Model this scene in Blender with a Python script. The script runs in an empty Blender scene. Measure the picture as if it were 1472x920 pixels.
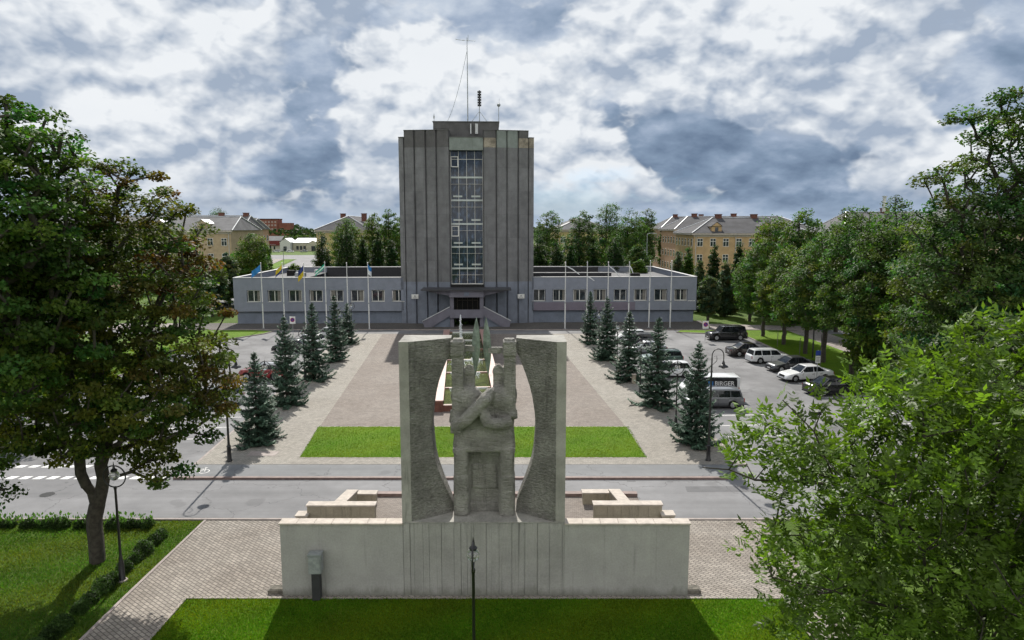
import bpy, bmesh, math, random
import numpy as np
from mathutils import Vector, Matrix

R = math.radians
sc = bpy.context.scene
COL = sc.collection

# ------------------------------------------------------------ camera
CAMH = 14.2
cam_d = bpy.data.cameras.new("camera")
cam = bpy.data.objects.new("camera", cam_d)
COL.objects.link(cam)
PITCH = math.atan(132 / 1000)
cam.location = (0, 0, CAMH)
cam.rotation_euler = (math.pi / 2 - PITCH, 0, 0)
cam_d.sensor_width = 36.0
cam_d.lens = 36.0 * 1000 / 1472
cam_d.clip_end = 12000
cam_d.clip_start = 0.1
sc.camera = cam
sc.render.engine = 'CYCLES'
sc.cycles.max_bounces = 4
sc.cycles.diffuse_bounces = 2
sc.cycles.glossy_bounces = 2
sc.cycles.transmission_bounces = 3
sc.cycles.sample_clamp_indirect = 4.0
sc.cycles.caustics_reflective = False
sc.cycles.caustics_refractive = False
sc.cycles.adaptive_threshold = 0.03
sc.cycles.transparent_max_bounces = 6
sc.cycles.use_denoising = True

sc.view_settings.view_transform = 'Standard'
sc.view_settings.look = 'None'
sc.view_settings.gamma = 1.0
sc.view_settings.use_curve_mapping = False
sc.view_settings.exposure = 0.75

# ------------------------------------------------------------ sun
SUN_EL = R(41.5)
SUN_DIR = Vector((-0.095, 1.0, 0)).normalized() * math.cos(SUN_EL) + Vector((0, 0, math.sin(SUN_EL)))
sun_d = bpy.data.lights.new("sun", 'SUN')
sun_d.energy = 3.7
sun_d.angle = R(0.55)
sun_d.color = (1.0, 0.95, 0.87)
sun = bpy.data.objects.new("sun", sun_d)
COL.objects.link(sun)
sun.rotation_euler = SUN_DIR.to_track_quat('Z', 'Y').to_euler()
sun.location = (0, 0, 60)

# ------------------------------------------------------------ world: Nishita sky under broken cumulus
world = bpy.data.worlds.new("World")
sc.world = world
world.use_nodes = True
WN = world.node_tree.nodes
WL = world.node_tree.links
WN.clear()


class NG:
    """tiny helper for writing node graphs"""
    def __init__(self, tree):
        self.n, self.l = tree.nodes, tree.links

    def put(self, sock, v):
        if isinstance(v, bpy.types.NodeSocket):
            self.l.new(v, sock)
        else:
            sock.default_value = v

    def math(self, op, a, b=None, c=None, clamp=False):
        n = self.n.new('ShaderNodeMath')
        n.operation = op
        n.use_clamp = clamp
        self.put(n.inputs[0], a)
        if b is not None:
            self.put(n.inputs[1], b)
        if c is not None:
            self.put(n.inputs[2], c)
        return n.outputs[0]

    def vmath(self, op, a, b=None, scale=None):
        n = self.n.new('ShaderNodeVectorMath')
        n.operation = op
        self.put(n.inputs[0], a)
        if b is not None:
            self.put(n.inputs[1], b)
        if scale is not None:
            self.put(n.inputs['Scale'], scale)
        return n.outputs['Value'] if op in ('DISTANCE', 'LENGTH', 'DOT_PRODUCT') else n.outputs[0]

    def noise(self, vec, scale, detail=4, rough=0.5, dist=0.0, lac=2.0):
        n = self.n.new('ShaderNodeTexNoise')
        n.inputs['Scale'].default_value = scale
        n.inputs['Detail'].default_value = detail
        n.inputs['Roughness'].default_value = rough
        n.inputs['Distortion'].default_value = dist
        n.inputs['Lacunarity'].default_value = lac
        if vec is not None:
            self.l.new(vec, n.inputs['Vector'])
        return n.outputs['Fac'], n.outputs['Color']

    def mapr(self, v, a, b, c=0.0, d=1.0, smooth=True):
        n = self.n.new('ShaderNodeMapRange')
        n.interpolation_type = 'SMOOTHSTEP' if smooth else 'LINEAR'
        self.put(n.inputs[0], v)
        for i, x in enumerate((a, b, c, d)):
            self.put(n.inputs[1 + i], x)
        return n.outputs[0]

    def mix(self, f, a, b, blend='MIX'):
        n = self.n.new('ShaderNodeMix')
        n.data_type = 'RGBA'
        n.blend_type = blend
        self.put(n.inputs[0], f)
        for s, v in ((n.inputs[6], a), (n.inputs[7], b)):
            if isinstance(v, tuple) and len(v) == 3:
                v = v + (1.0,)
            self.put(s, v)
        return n.outputs[2]

    def mapping(self, vec, loc=(0, 0, 0), rot=(0, 0, 0), scale=(1, 1, 1)):
        n = self.n.new('ShaderNodeMapping')
        n.inputs['Location'].default_value = loc
        n.inputs['Rotation'].default_value = rot
        n.inputs['Scale'].default_value = scale
        self.l.new(vec, n.inputs['Vector'])
        return n.outputs[0]


def pix_dir(px, py):
    u, v = (px - 736) / 1000, (460 - py) / 1000
    c, s = math.cos(PITCH), math.sin(PITCH)
    return Vector((u, c + v * s, -s + v * c)).normalized()


def make_world():
    g = NG(world.node_tree)
    tc = WN.new('ShaderNodeTexCoord')
    d = tc.outputs['Generated']
    sep = WN.new('ShaderNodeSeparateXYZ')
    WL.new(d, sep.inputs[0])
    sky = WN.new('ShaderNodeTexSky')
    sky.sky_type = 'NISHITA'
    sky.sun_disc = False
    sky.sun_elevation = SUN_EL
    sky.sun_rotation = math.atan2(SUN_DIR.x, SUN_DIR.y)
    sky.air_density = 1.0
    sky.dust_density = 0.8
    zz = g.math('ADD', g.math('MAXIMUM', sep.outputs[2], 0.0), 0.42)
    comb = WN.new('ShaderNodeCombineXYZ')
    g.put(comb.inputs[0], g.math('DIVIDE', sep.outputs[0], zz))
    g.put(comb.inputs[1], g.math('DIVIDE', sep.outputs[1], zz))
    comb.inputs[2].default_value = 3.7
    P = comb.outputs[0]
    # warp for billows
    _, wc = g.noise(P, 2.2, 2, 0.5)
    warp = g.vmath('SCALE', g.vmath('SUBTRACT', wc, (0.5, 0.5, 0.5)), scale=0.10)
    Pw = g.vmath('ADD', P, warp)

    def dens(vec):
        a, _ = g.noise(vec, 1.15, 8, 0.57, 0.0)
        b, _ = g.noise(vec, 4.2, 4, 0.5, 0.0)
        b = g.math('SUBTRACT', 1.0, g.math('MULTIPLY', g.math('ABSOLUTE', g.math('SUBTRACT', b, 0.5)), 4.0))
        return g.math('ADD', g.math('MULTIPLY', a, 1.05), g.math('MULTIPLY', b, 0.085))
    d0 = dens(Pw)
    off = g.vmath('ADD', Pw, (-0.03, -0.06, 0.03))
    d1 = dens(off)
    relief = g.math('MULTIPLY', g.math('SUBTRACT', d0, d1), 3.0)
    # broad masses (direction, radius, amount)
    big = None
    for px, py, rad, amp in (
            (130, 50, .13, .18), (230, 70, .24, .12), (60, 200, .15, .08), (600, 30, .22, .15), (830, 150, .16, .20), (1110, 60, .20, .30), (1250, 20, .2, .2),
            (500, 180, .14, .10), (1350, 260, .20, .12), (1000, 300, .12, .06), (250, 10, .20, .06),
            (40, 60, .09, -.08), (330, 90, .08, -.10), (470, 130, .09, -.15), (330, 300, .17, -.12), (1060, 210, .16, -.30),
            (1240, 215, .15, -.24), (880, 230, .11, -.14), (760, 45, .07, -.05), (1400, 60, .14, -.02), (930, 200, .08, -.06),
            (450, 285, .10, -.08)):
        dist = g.vmath('DISTANCE', d, tuple(pix_dir(px, py)))
        e = g.math('MULTIPLY', g.math('EXPONENT', g.math('MULTIPLY', g.math('POWER', g.math('DIVIDE', dist, rad), 2.0), -1.0)), amp)
        big = e if big is None else g.math('ADD', big, e)
    lum = g.math('ADD', g.math('ADD', relief, g.math('MULTIPLY', g.math('SUBTRACT', d0, 0.5), 0.9)), big)
    lum = g.math('ADD', lum, 0.30)
    # unseen clouds opposite the sun, lit full on; brightness added to lift shade
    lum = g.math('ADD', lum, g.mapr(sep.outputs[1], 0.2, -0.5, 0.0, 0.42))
    cr = WN.new('ShaderNodeValToRGB')
    els = cr.color_ramp.elements
    els[0].position = 0.0
    els[0].color = (0.14, 0.20, 0.30, 1)
    els[1].position = 1.0
    els[1].color = (0.86, 0.88, 0.90, 1)
    for p_, c_ in ((0.28, (0.23, 0.31, 0.43)), (0.5, (0.35, 0.43, 0.56)), (0.72, (0.55, 0.62, 0.72))):
        e = els.new(p_)
        e.color = c_ + (1,)
    g.put(cr.inputs[0], lum)
    cloud = g.vmath('SCALE', cr.outputs[0], scale=5.1)
    cloud = g.mix(g.mapr(sep.outputs[1], 0.1, -0.4, 0.0, 0.8), cloud, (7.0, 6.8, 6.35))  # unseen sky behind the camera whitened to lift the shaded fronts
    # nearer cumulus with firm edges in front of the deck
    def cum(vec):
        a, _ = g.noise(vec, 1.7, 7, 0.46, 0.0)
        o_ = a
        for sc_, am in ((5.0, 0.26), (11.0, 0.14), (24.0, 0.07)):
            b, _ = g.noise(vec, sc_, 1, 0.5, 0.0)
            o_ = g.math('SUBTRACT', o_, g.math('MULTIPLY', g.math('ABSOLUTE', g.math('SUBTRACT', b, 0.5)), am))
        return g.math('ADD', o_, 0.03)
    D = g.vmath('MULTIPLY', d, (2.6, 2.6, 4.0))
    _, wq = g.noise(D, 2.4, 2, 0.5)
    Q = g.vmath('ADD', g.vmath('ADD', D, g.vmath('SCALE', g.vmath('SUBTRACT', wq, (0.5, 0.5, 0.5)), scale=0.07)), (5.3, 1.75, 2.2))
    c0 = cum(Q)
    c1 = cum(g.vmath('ADD', Q, (-0.02, 0.0, 0.075)))
    lift = g.math('MULTIPLY', big, 0.75)
    cmask = g.mapr(g.math('ADD', c0, lift), 0.488, 0.552)
    cl_ = g.math('ADD', g.math('ADD', g.math('MULTIPLY', g.math('SUBTRACT', c0, c1), 8.5), 0.33), g.math('MULTIPLY', big, 1.0), clamp=True)
    ccol = g.mix(g.mapr(cl_, 0.0, 1.0, 0.0, 1.0, False), (1.75, 2.12, 2.7), (4.3, 4.45, 4.6))
    cloud = g.mix(g.math('MULTIPLY', cmask, g.mapr(sep.outputs[2], 0.01, 0.08, 0.35, 0.95)), cloud, ccol)
    # clear-sky gaps
    gap = g.mapr(d0, 0.42, 0.50, 0.0, 1.0)
    skyc = g.vmath('MULTIPLY', sky.outputs[0], (0.30, 0.42, 0.62))
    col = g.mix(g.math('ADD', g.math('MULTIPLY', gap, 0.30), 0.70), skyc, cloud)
    # brighter band by the horizon
    hb = g.mapr(sep.outputs[2], -0.01, 0.05, 0.5, 0.0)
    col = g.mix(hb, col, (2.6, 3.15, 3.95))
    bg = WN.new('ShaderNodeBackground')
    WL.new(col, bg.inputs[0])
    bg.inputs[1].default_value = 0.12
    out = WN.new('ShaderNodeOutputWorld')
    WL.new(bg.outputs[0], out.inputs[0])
    world.cycles.sampling_method = 'MANUAL'
    world.cycles.sample_map_resolution = 256


make_world()

# ------------------------------------------------------------ placing helpers
_c, _s = math.cos(PITCH), math.sin(PITCH)


def G(px, py, z=0.0):
    """world point of a spot of the photograph that lies at height z"""
    u, v = (px - 736) / 1000, (460 - py) / 1000
    d = (u, _c + v * _s, -_s + v * _c)
    t = (z - CAMH) / d[2]
    return Vector((d[0] * t, d[1] * t, z))


def A(px, py, Y):
    """world point of a spot of the photograph at distance Y"""
    u, v = (px - 736) / 1000, (460 - py) / 1000
    d = (u, _c + v * _s, -_s + v * _c)
    t = Y / d[1]
    return Vector((d[0] * t, Y, CAMH + d[2] * t))


# ------------------------------------------------------------ materials
MATS = {}


def material(name, col, rough=0.8, var=0.12, scale=3.0, bump=0.0, bscale=30.0, metal=0.0, spec=0.4, col2=None, fine=0.0, coat=0.0):
    if name in MATS:
        return MATS[name]
    m = bpy.data.materials.new(name)
    m.use_nodes = True
    g = NG(m.node_tree)
    b = m.node_tree.nodes['Principled BSDF']
    geo = g.n.new('ShaderNodeTexCoord').outputs['Object']
    f, _ = g.noise(geo, scale, 5, 0.6)
    f = g.mapr(f, 0.3, 0.7)
    c = Vector(col)
    c2 = Vector(col2) if col2 else c * (1 - var)
    c1 = c if col2 else c * (1 + var)
    cc = g.mix(f, tuple(c2), tuple(c1))
    if fine:
        f2, _ = g.noise(geo, bscale * 1.7, 3, 0.7)
        cc = g.mix(1.0, cc, g.mapr(f2, 0.25, 0.75, 1 - fine, 1 + fine, False), 'MULTIPLY')
    g.put(b.inputs['Base Color'], cc)
    b.inputs['Roughness'].default_value = rough
    b.inputs['Metallic'].default_value = metal
    b.inputs['Specular IOR Level'].default_value = spec
    if coat:
        b.inputs['Coat Weight'].default_value = coat
        b.inputs['Coat Roughness'].default_value = 0.05
    if bump:
        bf, _ = g.noise(geo, bscale, 4, 0.6)
        bn = g.n.new('ShaderNodeBump')
        bn.inputs['Strength'].default_value = bump
        bn.inputs['Distance'].default_value = 0.03
        g.l.new(bf, bn.inputs['Height'])
        g.l.new(bn.outputs[0], b.inputs['Normal'])
    MATS[name] = m
    return m


def leaf_material(name, trans=0.35, rough=0.5, tint=(1.25, 1.35, 0.45), spec=0.35):
    m = bpy.data.materials.new(name)
    m.use_nodes = True
    g = NG(m.node_tree)
    b = m.node_tree.nodes['Principled BSDF']
    at = g.n.new('ShaderNodeAttribute')
    at.attribute_name = 'leafcol'
    c = at.outputs['Color']
    g.put(b.inputs['Base Color'], c)
    b.inputs['Roughness'].default_value = rough
    b.inputs['Specular IOR Level'].default_value = spec
    tr = g.n.new('ShaderNodeBsdfTranslucent')
    g.put(tr.inputs[0], g.mix(1.0, c, tint, 'MULTIPLY'))
    mx = g.n.new('ShaderNodeMixShader')
    mx.inputs[0].default_value = trans
    g.l.new(b.outputs[0], mx.inputs[1])
    g.l.new(tr.outputs[0], mx.inputs[2])
    g.l.new(mx.outputs[0], g.n['Material Output'].inputs[0])
    return m


def concrete_material(name, col, streak=0.4, hammer=0.0, panels=None, mottled=0.2, hor=False, rough=0.9, drip=(5.0, 0.35)):
    """weathered concrete: mottling, vertical drip stains, optional hammered relief and panel joints"""
    m = bpy.data.materials.new(name)
    m.use_nodes = True
    g = NG(m.node_tree)
    b = m.node_tree.nodes['Principled BSDF']
    co = g.n.new('ShaderNodeTexCoord').outputs['Object']
    f1, _ = g.noise(co, 0.9, 6, 0.65)
    f2, _ = g.noise(co, 14.0, 4, 0.7)
    st, _ = g.noise(g.mapping(co, scale=(drip[0], drip[0], drip[1])), 1.0, 5, 0.7)
    c = Vector(col)
    cc = g.mix(g.mapr(f1, 0.3, 0.7), tuple(c * (1 - mottled)), tuple(c * (1 + mottled)))
    cc = g.mix(1.0, cc, g.mapr(f2, 0.2, 0.8, 0.85, 1.15, False), 'MULTIPLY')
    sf = g.mapr(st, 0.56, 0.74, 0.0, streak)
    cc = g.mix(sf, cc, tuple(c * 0.25))
    st2, _ = g.noise(g.mapping(co, loc=(7, 3, 1), scale=(drip[0] * .6, drip[0] * .6, drip[1])), 1.0, 4, 0.6)
    cc = g.mix(g.mapr(st2, 0.58, 0.75, 0.0, streak * 0.5), cc, tuple(c * 1.5))
    if 'wall_concrete' in name or 'board' in name:
        sp_ = g.n.new('ShaderNodeSeparateXYZ')
        g.l.new(co, sp_.inputs[0])
        mz, _ = g.noise(g.mapping(co, scale=(1.2, 1, .4)), 1.5, 5, 0.7)
        top = g.math('SUBTRACT', sp_.outputs[2], g.math('MULTIPLY', mz, 0.9))
        cc = g.mix(g.mapr(top, -0.45, 0.0, 0.55, 0.0), cc, (0.075, 0.08, 0.05))
        dz, _ = g.noise(g.mapping(co, scale=(3.5, 1, .05)), 1.5, 4, 0.75)
        dn = g.math('ADD', sp_.outputs[2], g.math('MULTIPLY', dz, 2.6))
        cc = g.mix(g.mapr(dn, 4.1, 4.9, 0.0, 0.45), cc, tuple(c * 0.35))
    h = None
    if panels:
        sep = g.n.new('ShaderNodeSeparateXYZ')
        g.l.new(co, sep.inputs[0])
        fr = g.math('FRACT', g.math('DIVIDE', g.math('ADD', sep.outputs[2], panels[1]), panels[0]))
        ln = g.math('LESS_THAN', fr, 0.02)
        cc = g.mix(g.math('MULTIPLY', ln, 0.22), cc, tuple(c * 0.4))
        cell = g.math('FLOOR', g.math('DIVIDE', g.math('ADD', sep.outputs[2], panels[1]), panels[0]))
        xc = g.math('FLOOR', g.math('DIVIDE', sep.outputs[0], 1.57))
        wn = g.n.new('ShaderNodeTexWhiteNoise')
        wn.noise_dimensions = '2D'
        cb = g.n.new('ShaderNodeCombineXYZ')
        g.put(cb.inputs[0], cell)
        g.put(cb.inputs[1], xc)
        g.l.new(cb.outputs[0], wn.inputs['Vector'])
        cc = g.mix(1.0, cc, g.mapr(wn.outputs[0], 0, 1, 0.9, 1.1, False), 'MULTIPLY')
    b.inputs['Roughness'].default_value = rough
    b.inputs['Specular IOR Level'].default_value = 0.25
    bf, _ = g.noise(co, 22, 4, 0.7)
    if hammer:
        hm, _ = g.noise(g.mapping(co, rot=(0, R(24), 0), scale=(3.0, 3.0, 11.0)), 1.6, 4, 0.6, 0.8)
        bf = g.math('ADD', g.math('MULTIPLY', hm, 3.0), bf)
        pit, _ = g.noise(g.mapping(co, rot=(0, R(24), 0), scale=(5.0, 5.0, 10.0)), 1.5, 5, 0.7, 0.5)
        cc = g.mix(1.0, cc, g.mapr(pit, 0.32, 0.68, 1 - .38 * min(1, hammer), 1 + .28 * min(1, hammer), False), 'MULTIPLY')
    bn = g.n.new('ShaderNodeBump')
    g.put(b.inputs['Base Color'], cc)
    bn.inputs['Strength'].default_value = 0.9 if hammer else 0.4
    bn.inputs['Distance'].default_value = 0.03 + 0.09 * hammer
    g.l.new(bf, bn.inputs['Height'])
    g.l.new(bn.outputs[0], b.inputs['Normal'])
    return m


def ground_material(name, kind, col, col2, **kw):
    m = bpy.data.materials.new(name)
    m.use_nodes = True
    g = NG(m.node_tree)
    b = m.node_tree.nodes['Principled BSDF']
    co = g.n.new('ShaderNodeNewGeometry').outputs['Position']
    big, _ = g.noise(co, kw.get('bigscale', 0.15), 5, 0.6)
    mid, _ = g.noise(co, 1.3, 5, 0.65)
    fin, _ = g.noise(co, kw.get('finescale', 30), 3, 0.7)
    cc = g.mix(g.mapr(big, 0.3, 0.7), col, col2)
    cc = g.mix(1.0, cc, g.mapr(mid, 0.2, 0.8, 1 - kw.get('mid', .12), 1 + kw.get('mid', .12), False), 'MULTIPLY')
    cc = g.mix(1.0, cc, g.mapr(fin, 0.2, 0.8, 1 - kw.get('fine', .15), 1 + kw.get('fine', .15), False), 'MULTIPLY')
    hgt = fin
    if kind == 'brick':
        bt = g.n.new('ShaderNodeTexBrick')
        bt.inputs['Scale'].default_value = 1.0
        bt.inputs['Brick Width'].default_value = kw.get('bw', 0.3)
        bt.inputs['Row Height'].default_value = kw.get('bh', 0.15)
        bt.inputs['Mortar Size'].default_value = kw.get('mortar', 0.02)
        bt.inputs['Mortar Smooth'].default_value = 0.3
        bt.inputs['Color1'].default_value = (0.78, 0.78, 0.78, 1)
        bt.inputs['Color2'].default_value = (1.12, 1.12, 1.12, 1)
        bt.inputs['Mortar'].default_value = (kw.get('md', 0.35),) * 3 + (1,)
        g.l.new(g.mapping(co, rot=(0, 0, R(kw.get('ang', 45)))), bt.inputs['Vector'])
        cc = g.mix(1.0, cc, bt.outputs['Color'], 'MULTIPLY')
        hgt = g.math('ADD', g.math('MULTIPLY', bt.outputs['Fac'], -2.0), g.math('MULTIPLY', fin, 0.4))
    if kind == 'asphalt':
        wv, _ = g.noise(g.mapping(co, scale=kw.get('track', (0.02, 1.2, 1))), 1.0, 4, 0.6)
        cc = g.mix(1.0, cc, g.mapr(wv, 0.25, 0.75, 0.86, 1.12, False), 'MULTIPLY')
        vo = g.n.new('ShaderNodeTexVoronoi')
        vo.feature = 'DISTANCE_TO_EDGE'
        vo.inputs['Scale'].default_value = 0.16
        _, wc = g.noise(co, 0.8, 3, 0.6)
        g.l.new(g.vmath('ADD', co, g.vmath('SCALE', wc, scale=1.6)), vo.inputs['Vector'])
        cc = g.mix(g.mapr(vo.outputs['Distance'], 0.0, 0.006, 0.45, 0.0), cc, (0.03, 0.03, 0.03))
        sp, _ = g.noise(co, 0.5, 2, 0.4)
        cc = g.mix(g.mapr(sp, 0.66, 0.72, 0.0, 0.3), cc, tuple(Vector(col) * 0.5))
    if kind == 'grass':
        pt, _ = g.noise(co, 0.55, 6, 0.7)
        cc = g.mix(g.mapr(pt, 0.5, 0.75, 0.0, 0.55), cc, kw.get('dry', (0.12, 0.13, 0.03)))
        f3, _ = g.noise(co, 9.0, 5, 0.75)
        cc = g.mix(1.0, cc, g.mapr(f3, 0.25, 0.75, 0.7, 1.3, False), 'MULTIPLY')
        hgt = g.math('ADD', fin, f3)
    g.put(b.inputs['Base Color'], cc)
    b.inputs['Roughness'].default_value = kw.get('rough', 0.85)
    b.inputs['Specular IOR Level'].default_value = kw.get('spec', 0.3)
    bn = g.n.new('ShaderNodeBump')
    bn.inputs['Strength'].default_value = kw.get('bump', 0.4)
    bn.inputs['Distance'].default_value = kw.get('bdist', 0.015)
    g.l.new(hgt, bn.inputs['Height'])
    g.l.new(bn.outputs[0], b.inputs['Normal'])
    MATS[name] = m
    return m


def glass_material(name, col=(0.02, 0.025, 0.03), rough=0.04):
    m = bpy.data.materials.new(name)
    m.use_nodes = True
    g = NG(m.node_tree)
    b = m.node_tree.nodes['Principled BSDF']
    co = g.n.new('ShaderNodeTexCoord').outputs['Object']
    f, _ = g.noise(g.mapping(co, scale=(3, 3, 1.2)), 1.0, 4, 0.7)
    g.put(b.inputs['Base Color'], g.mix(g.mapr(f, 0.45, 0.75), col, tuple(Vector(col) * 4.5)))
    b.inputs['Roughness'].default_value = rough
    b.inputs['Specular IOR Level'].default_value = 0.5
    MATS[name] = m
    return m


M_ASPH = ground_material('asphalt', 'asphalt', (0.155, 0.155, 0.16), (0.21, 0.21, 0.215), fine=.12, bump=.3)
M_ASPH2 = ground_material('asphalt_lot', 'asphalt', (0.13, 0.13, 0.135), (0.20, 0.20, 0.205), fine=.12, bump=.3, track=(0.3, 0.3, 1))
M_CYCLE = ground_material('asphalt_cycle', 'asphalt', (0.15, 0.155, 0.16), (0.18, 0.185, 0.19), fine=.1, bump=.25)
M_DARKASPH = ground_material('asphalt_dark', 'asphalt', (0.115, 0.115, 0.12), (0.14, 0.14, 0.145), fine=.15, bump=.3)
M_PAVE = ground_material('plaza_paving', 'brick', (0.27, 0.248, 0.215), (0.305, 0.285, 0.25), bw=.2, bh=.1, mortar=.012, md=.55, ang=5, fine=.15, mid=.16, bump=.3)
M_PINK = ground_material('pink_paving', 'brick', (0.20, 0.168, 0.145), (0.235, 0.205, 0.18), bw=.2, bh=.1, mortar=.012, md=.55, ang=5, fine=.12, mid=.2, bump=.3)
M_BRICK = ground_material('brick_paving', 'brick', (0.235, 0.205, 0.175), (0.30, 0.27, 0.235), bw=.30, bh=.15, mortar=.022, md=.42, ang=38, fine=.12, bigscale=.4, mid=.16, bump=.5, bdist=.01)
M_DARKPAVE = ground_material('dark_paving', 'brick', (0.085, 0.078, 0.072), (0.12, 0.11, 0.10), bw=.3, bh=.15, mortar=.012, md=.6, ang=2)
M_PATH = ground_material('path_paving', 'brick', (0.25, 0.22, 0.20), (0.30, 0.27, 0.25), bw=.3, bh=.15, mortar=.012, md=.6, ang=2)
M_GRASS = ground_material('grass_ground', 'grass', (0.085, 0.135, 0.022), (0.06, 0.11, 0.016), fine=.35, finescale=45, bump=.9, bdist=.04, spec=.1, mid=.2)
M_LAWN = ground_material('lawn_ground', 'grass', (0.105, 0.185, 0.008), (0.075, 0.15, 0.006), fine=.3, finescale=45, bump=.9, bdist=.04, spec=.1, mid=.24, dry=(0.13, 0.17, 0.02))
M_KERB = material('kerb_stone', (0.30, 0.26, 0.24), 0.85, .15, 2, .3, 40)
M_KERBR = material('kerb_granite', (0.20, 0.145, 0.13), 0.7, .2, 3, .2, 60)
M_WHITE = material('road_paint', (0.72, 0.72, 0.70), 0.7, .12, 6, .2, 60, fine=.15)
M_MON = concrete_material('monument_concrete', (0.30, 0.292, 0.268), 0.6, 0.0, mottled=.22, drip=(3.2, .30))
M_MONH = concrete_material('hammered_concrete', (0.325, 0.316, 0.288), 0.7, 1.0, mottled=.28, drip=(2.0, .28))
M_FIG = concrete_material('figure_concrete', (0.325, 0.316, 0.29), 0.6, 0.35, mottled=.28, drip=(3.0, .4))
M_WALL = concrete_material('wall_concrete', (0.345, 0.34, 0.322), 0.4, 0.0, mottled=.08, drip=(2.4, .12))
M_WALLB = concrete_material('board_concrete', (0.31, 0.305, 0.287), 0.8, 0.0, mottled=.13, drip=(6.0, .10))
M_CAP = material('cap_stone', (0.46, 0.41, 0.36), 0.85, .15, 3, .3, 30)
M_BLOCK = concrete_material('planter_stone', (0.36, 0.32, 0.25), 0.6, 0.0, mottled=.15, drip=(3.0, .35))
M_TOWER = concrete_material('tower_concrete', (0.166, 0.168, 0.175), 0.5, 0.0, panels=(3.35, 0.6), mottled=.15, drip=(2.2, .10))
M_TOWERD = concrete_material('tower_render', (0.115, 0.113, 0.115), 0.3, 0.0, mottled=.15)
M_TOWERP = concrete_material('tower_paint', (0.185, 0.205, 0.25), 0.25, 0.0, mottled=.12)
M_WING = concrete_material('wing_paint', (0.225, 0.245, 0.295), 0.15, 0.0, mottled=.07)
M_WINGB = concrete_material('wing_base_paint', (0.17, 0.195, 0.245), 0.25, 0.0, mottled=.10)
M_WINGP = concrete_material('wing_purple_paint', (0.185, 0.165, 0.205), 0.12, 0.0, mottled=.06)
M_CANO = concrete_material('stair_paint', (0.17, 0.165, 0.20), 0.2, 0.0, mottled=.10)
M_GREYTILE = concrete_material('grey_tile', (0.22, 0.25, 0.235), 0.3, 0.0, mottled=.15)
M_BEIGE = concrete_material('bare_brick', (0.36, 0.32, 0.26), 0.6, 0.3, mottled=.4)
M_FELT = material('roof_felt', (0.13, 0.13, 0.135), 0.9, .2, .6, .3, 20)
M_DARK = material('dark_interior', (0.012, 0.012, 0.012), 0.8)
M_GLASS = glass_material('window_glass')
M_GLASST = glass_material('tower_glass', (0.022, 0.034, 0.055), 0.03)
M_FRAME = material('white_frame', (0.72, 0.72, 0.70), 0.5, .05)
M_METAL = material('roof_metal', (0.55, 0.56, 0.57), 0.45, .1, 1, metal=.3)
M_LEDGE = material('pale_ledge', (0.50, 0.55, 0.54), 0.5, .1)
M_BLACK = material('black_paint', (0.012, 0.012, 0.013), 0.35, .2, 8, spec=.5)
M_POLE = material('pole_white', (0.68, 0.68, 0.67), 0.4, .05, 4)
M_STEEL = material('galvanised', (0.33, 0.35, 0.36), 0.5, .15, 8, metal=.4)
M_BLADE = material('bronze_blade', (0.20, 0.24, 0.21), 0.5, .35, 5, .2, 30, metal=.4)
M_GRAN = material('red_granite', (0.36, 0.22, 0.19), 0.5, .2, 9, .1, 60)
M_GRAND = material('red_granite_side', (0.13, 0.055, 0.04), 0.5, .3, 3, .1, 60)
M_WATER = material('pool_water', (0.08, 0.10, 0.025), 0.12, .5, 1.2, .5, 8, spec=.6)
M_FOAM = material('water_foam', (0.80, 0.83, 0.84), 0.5, .05, 8, .5, 20)
M_BARK = material('bark', (0.055, 0.048, 0.038), 0.95, .35, 5, 1.0, 18)
M_BARKL = material('bark_pale', (0.13, 0.12, 0.10), 0.95, .35, 5, 1.0, 18)
M_LEAF = leaf_material('leaf', 0.42, 0.6, (1.12, 1.40, 0.5), .2)
M_LEAFG = leaf_material('leaf_glossy', 0.40, 0.5, (1.35, 1.5, 0.4), 0.28)
M_NEEDLE = leaf_material('needle', 0.12, 0.6, (1, 1, 1), .2)


def leafcolor(kind):
    return {
        'maple': ((0.078, 0.110, 0.020), 0.30), 'green': ((0.068, 0.126, 0.024), 0.28), 'lime': ((0.092, 0.145, 0.024), 0.25),
        'dark': ((0.068, 0.116, 0.034), 0.28), 'ash': ((0.100, 0.165, 0.024), 0.30), 'silver': ((0.085, 0.120, 0.060), 0.25),
        'conifer': ((0.030, 0.062, 0.018), 0.3), 'spruce': ((0.060, 0.105, 0.070), 0.3), 'olive': ((0.072, 0.126, 0.028), 0.25),
        'hedge': ((0.042, 0.080, 0.02), .35)}[kind]


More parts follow.
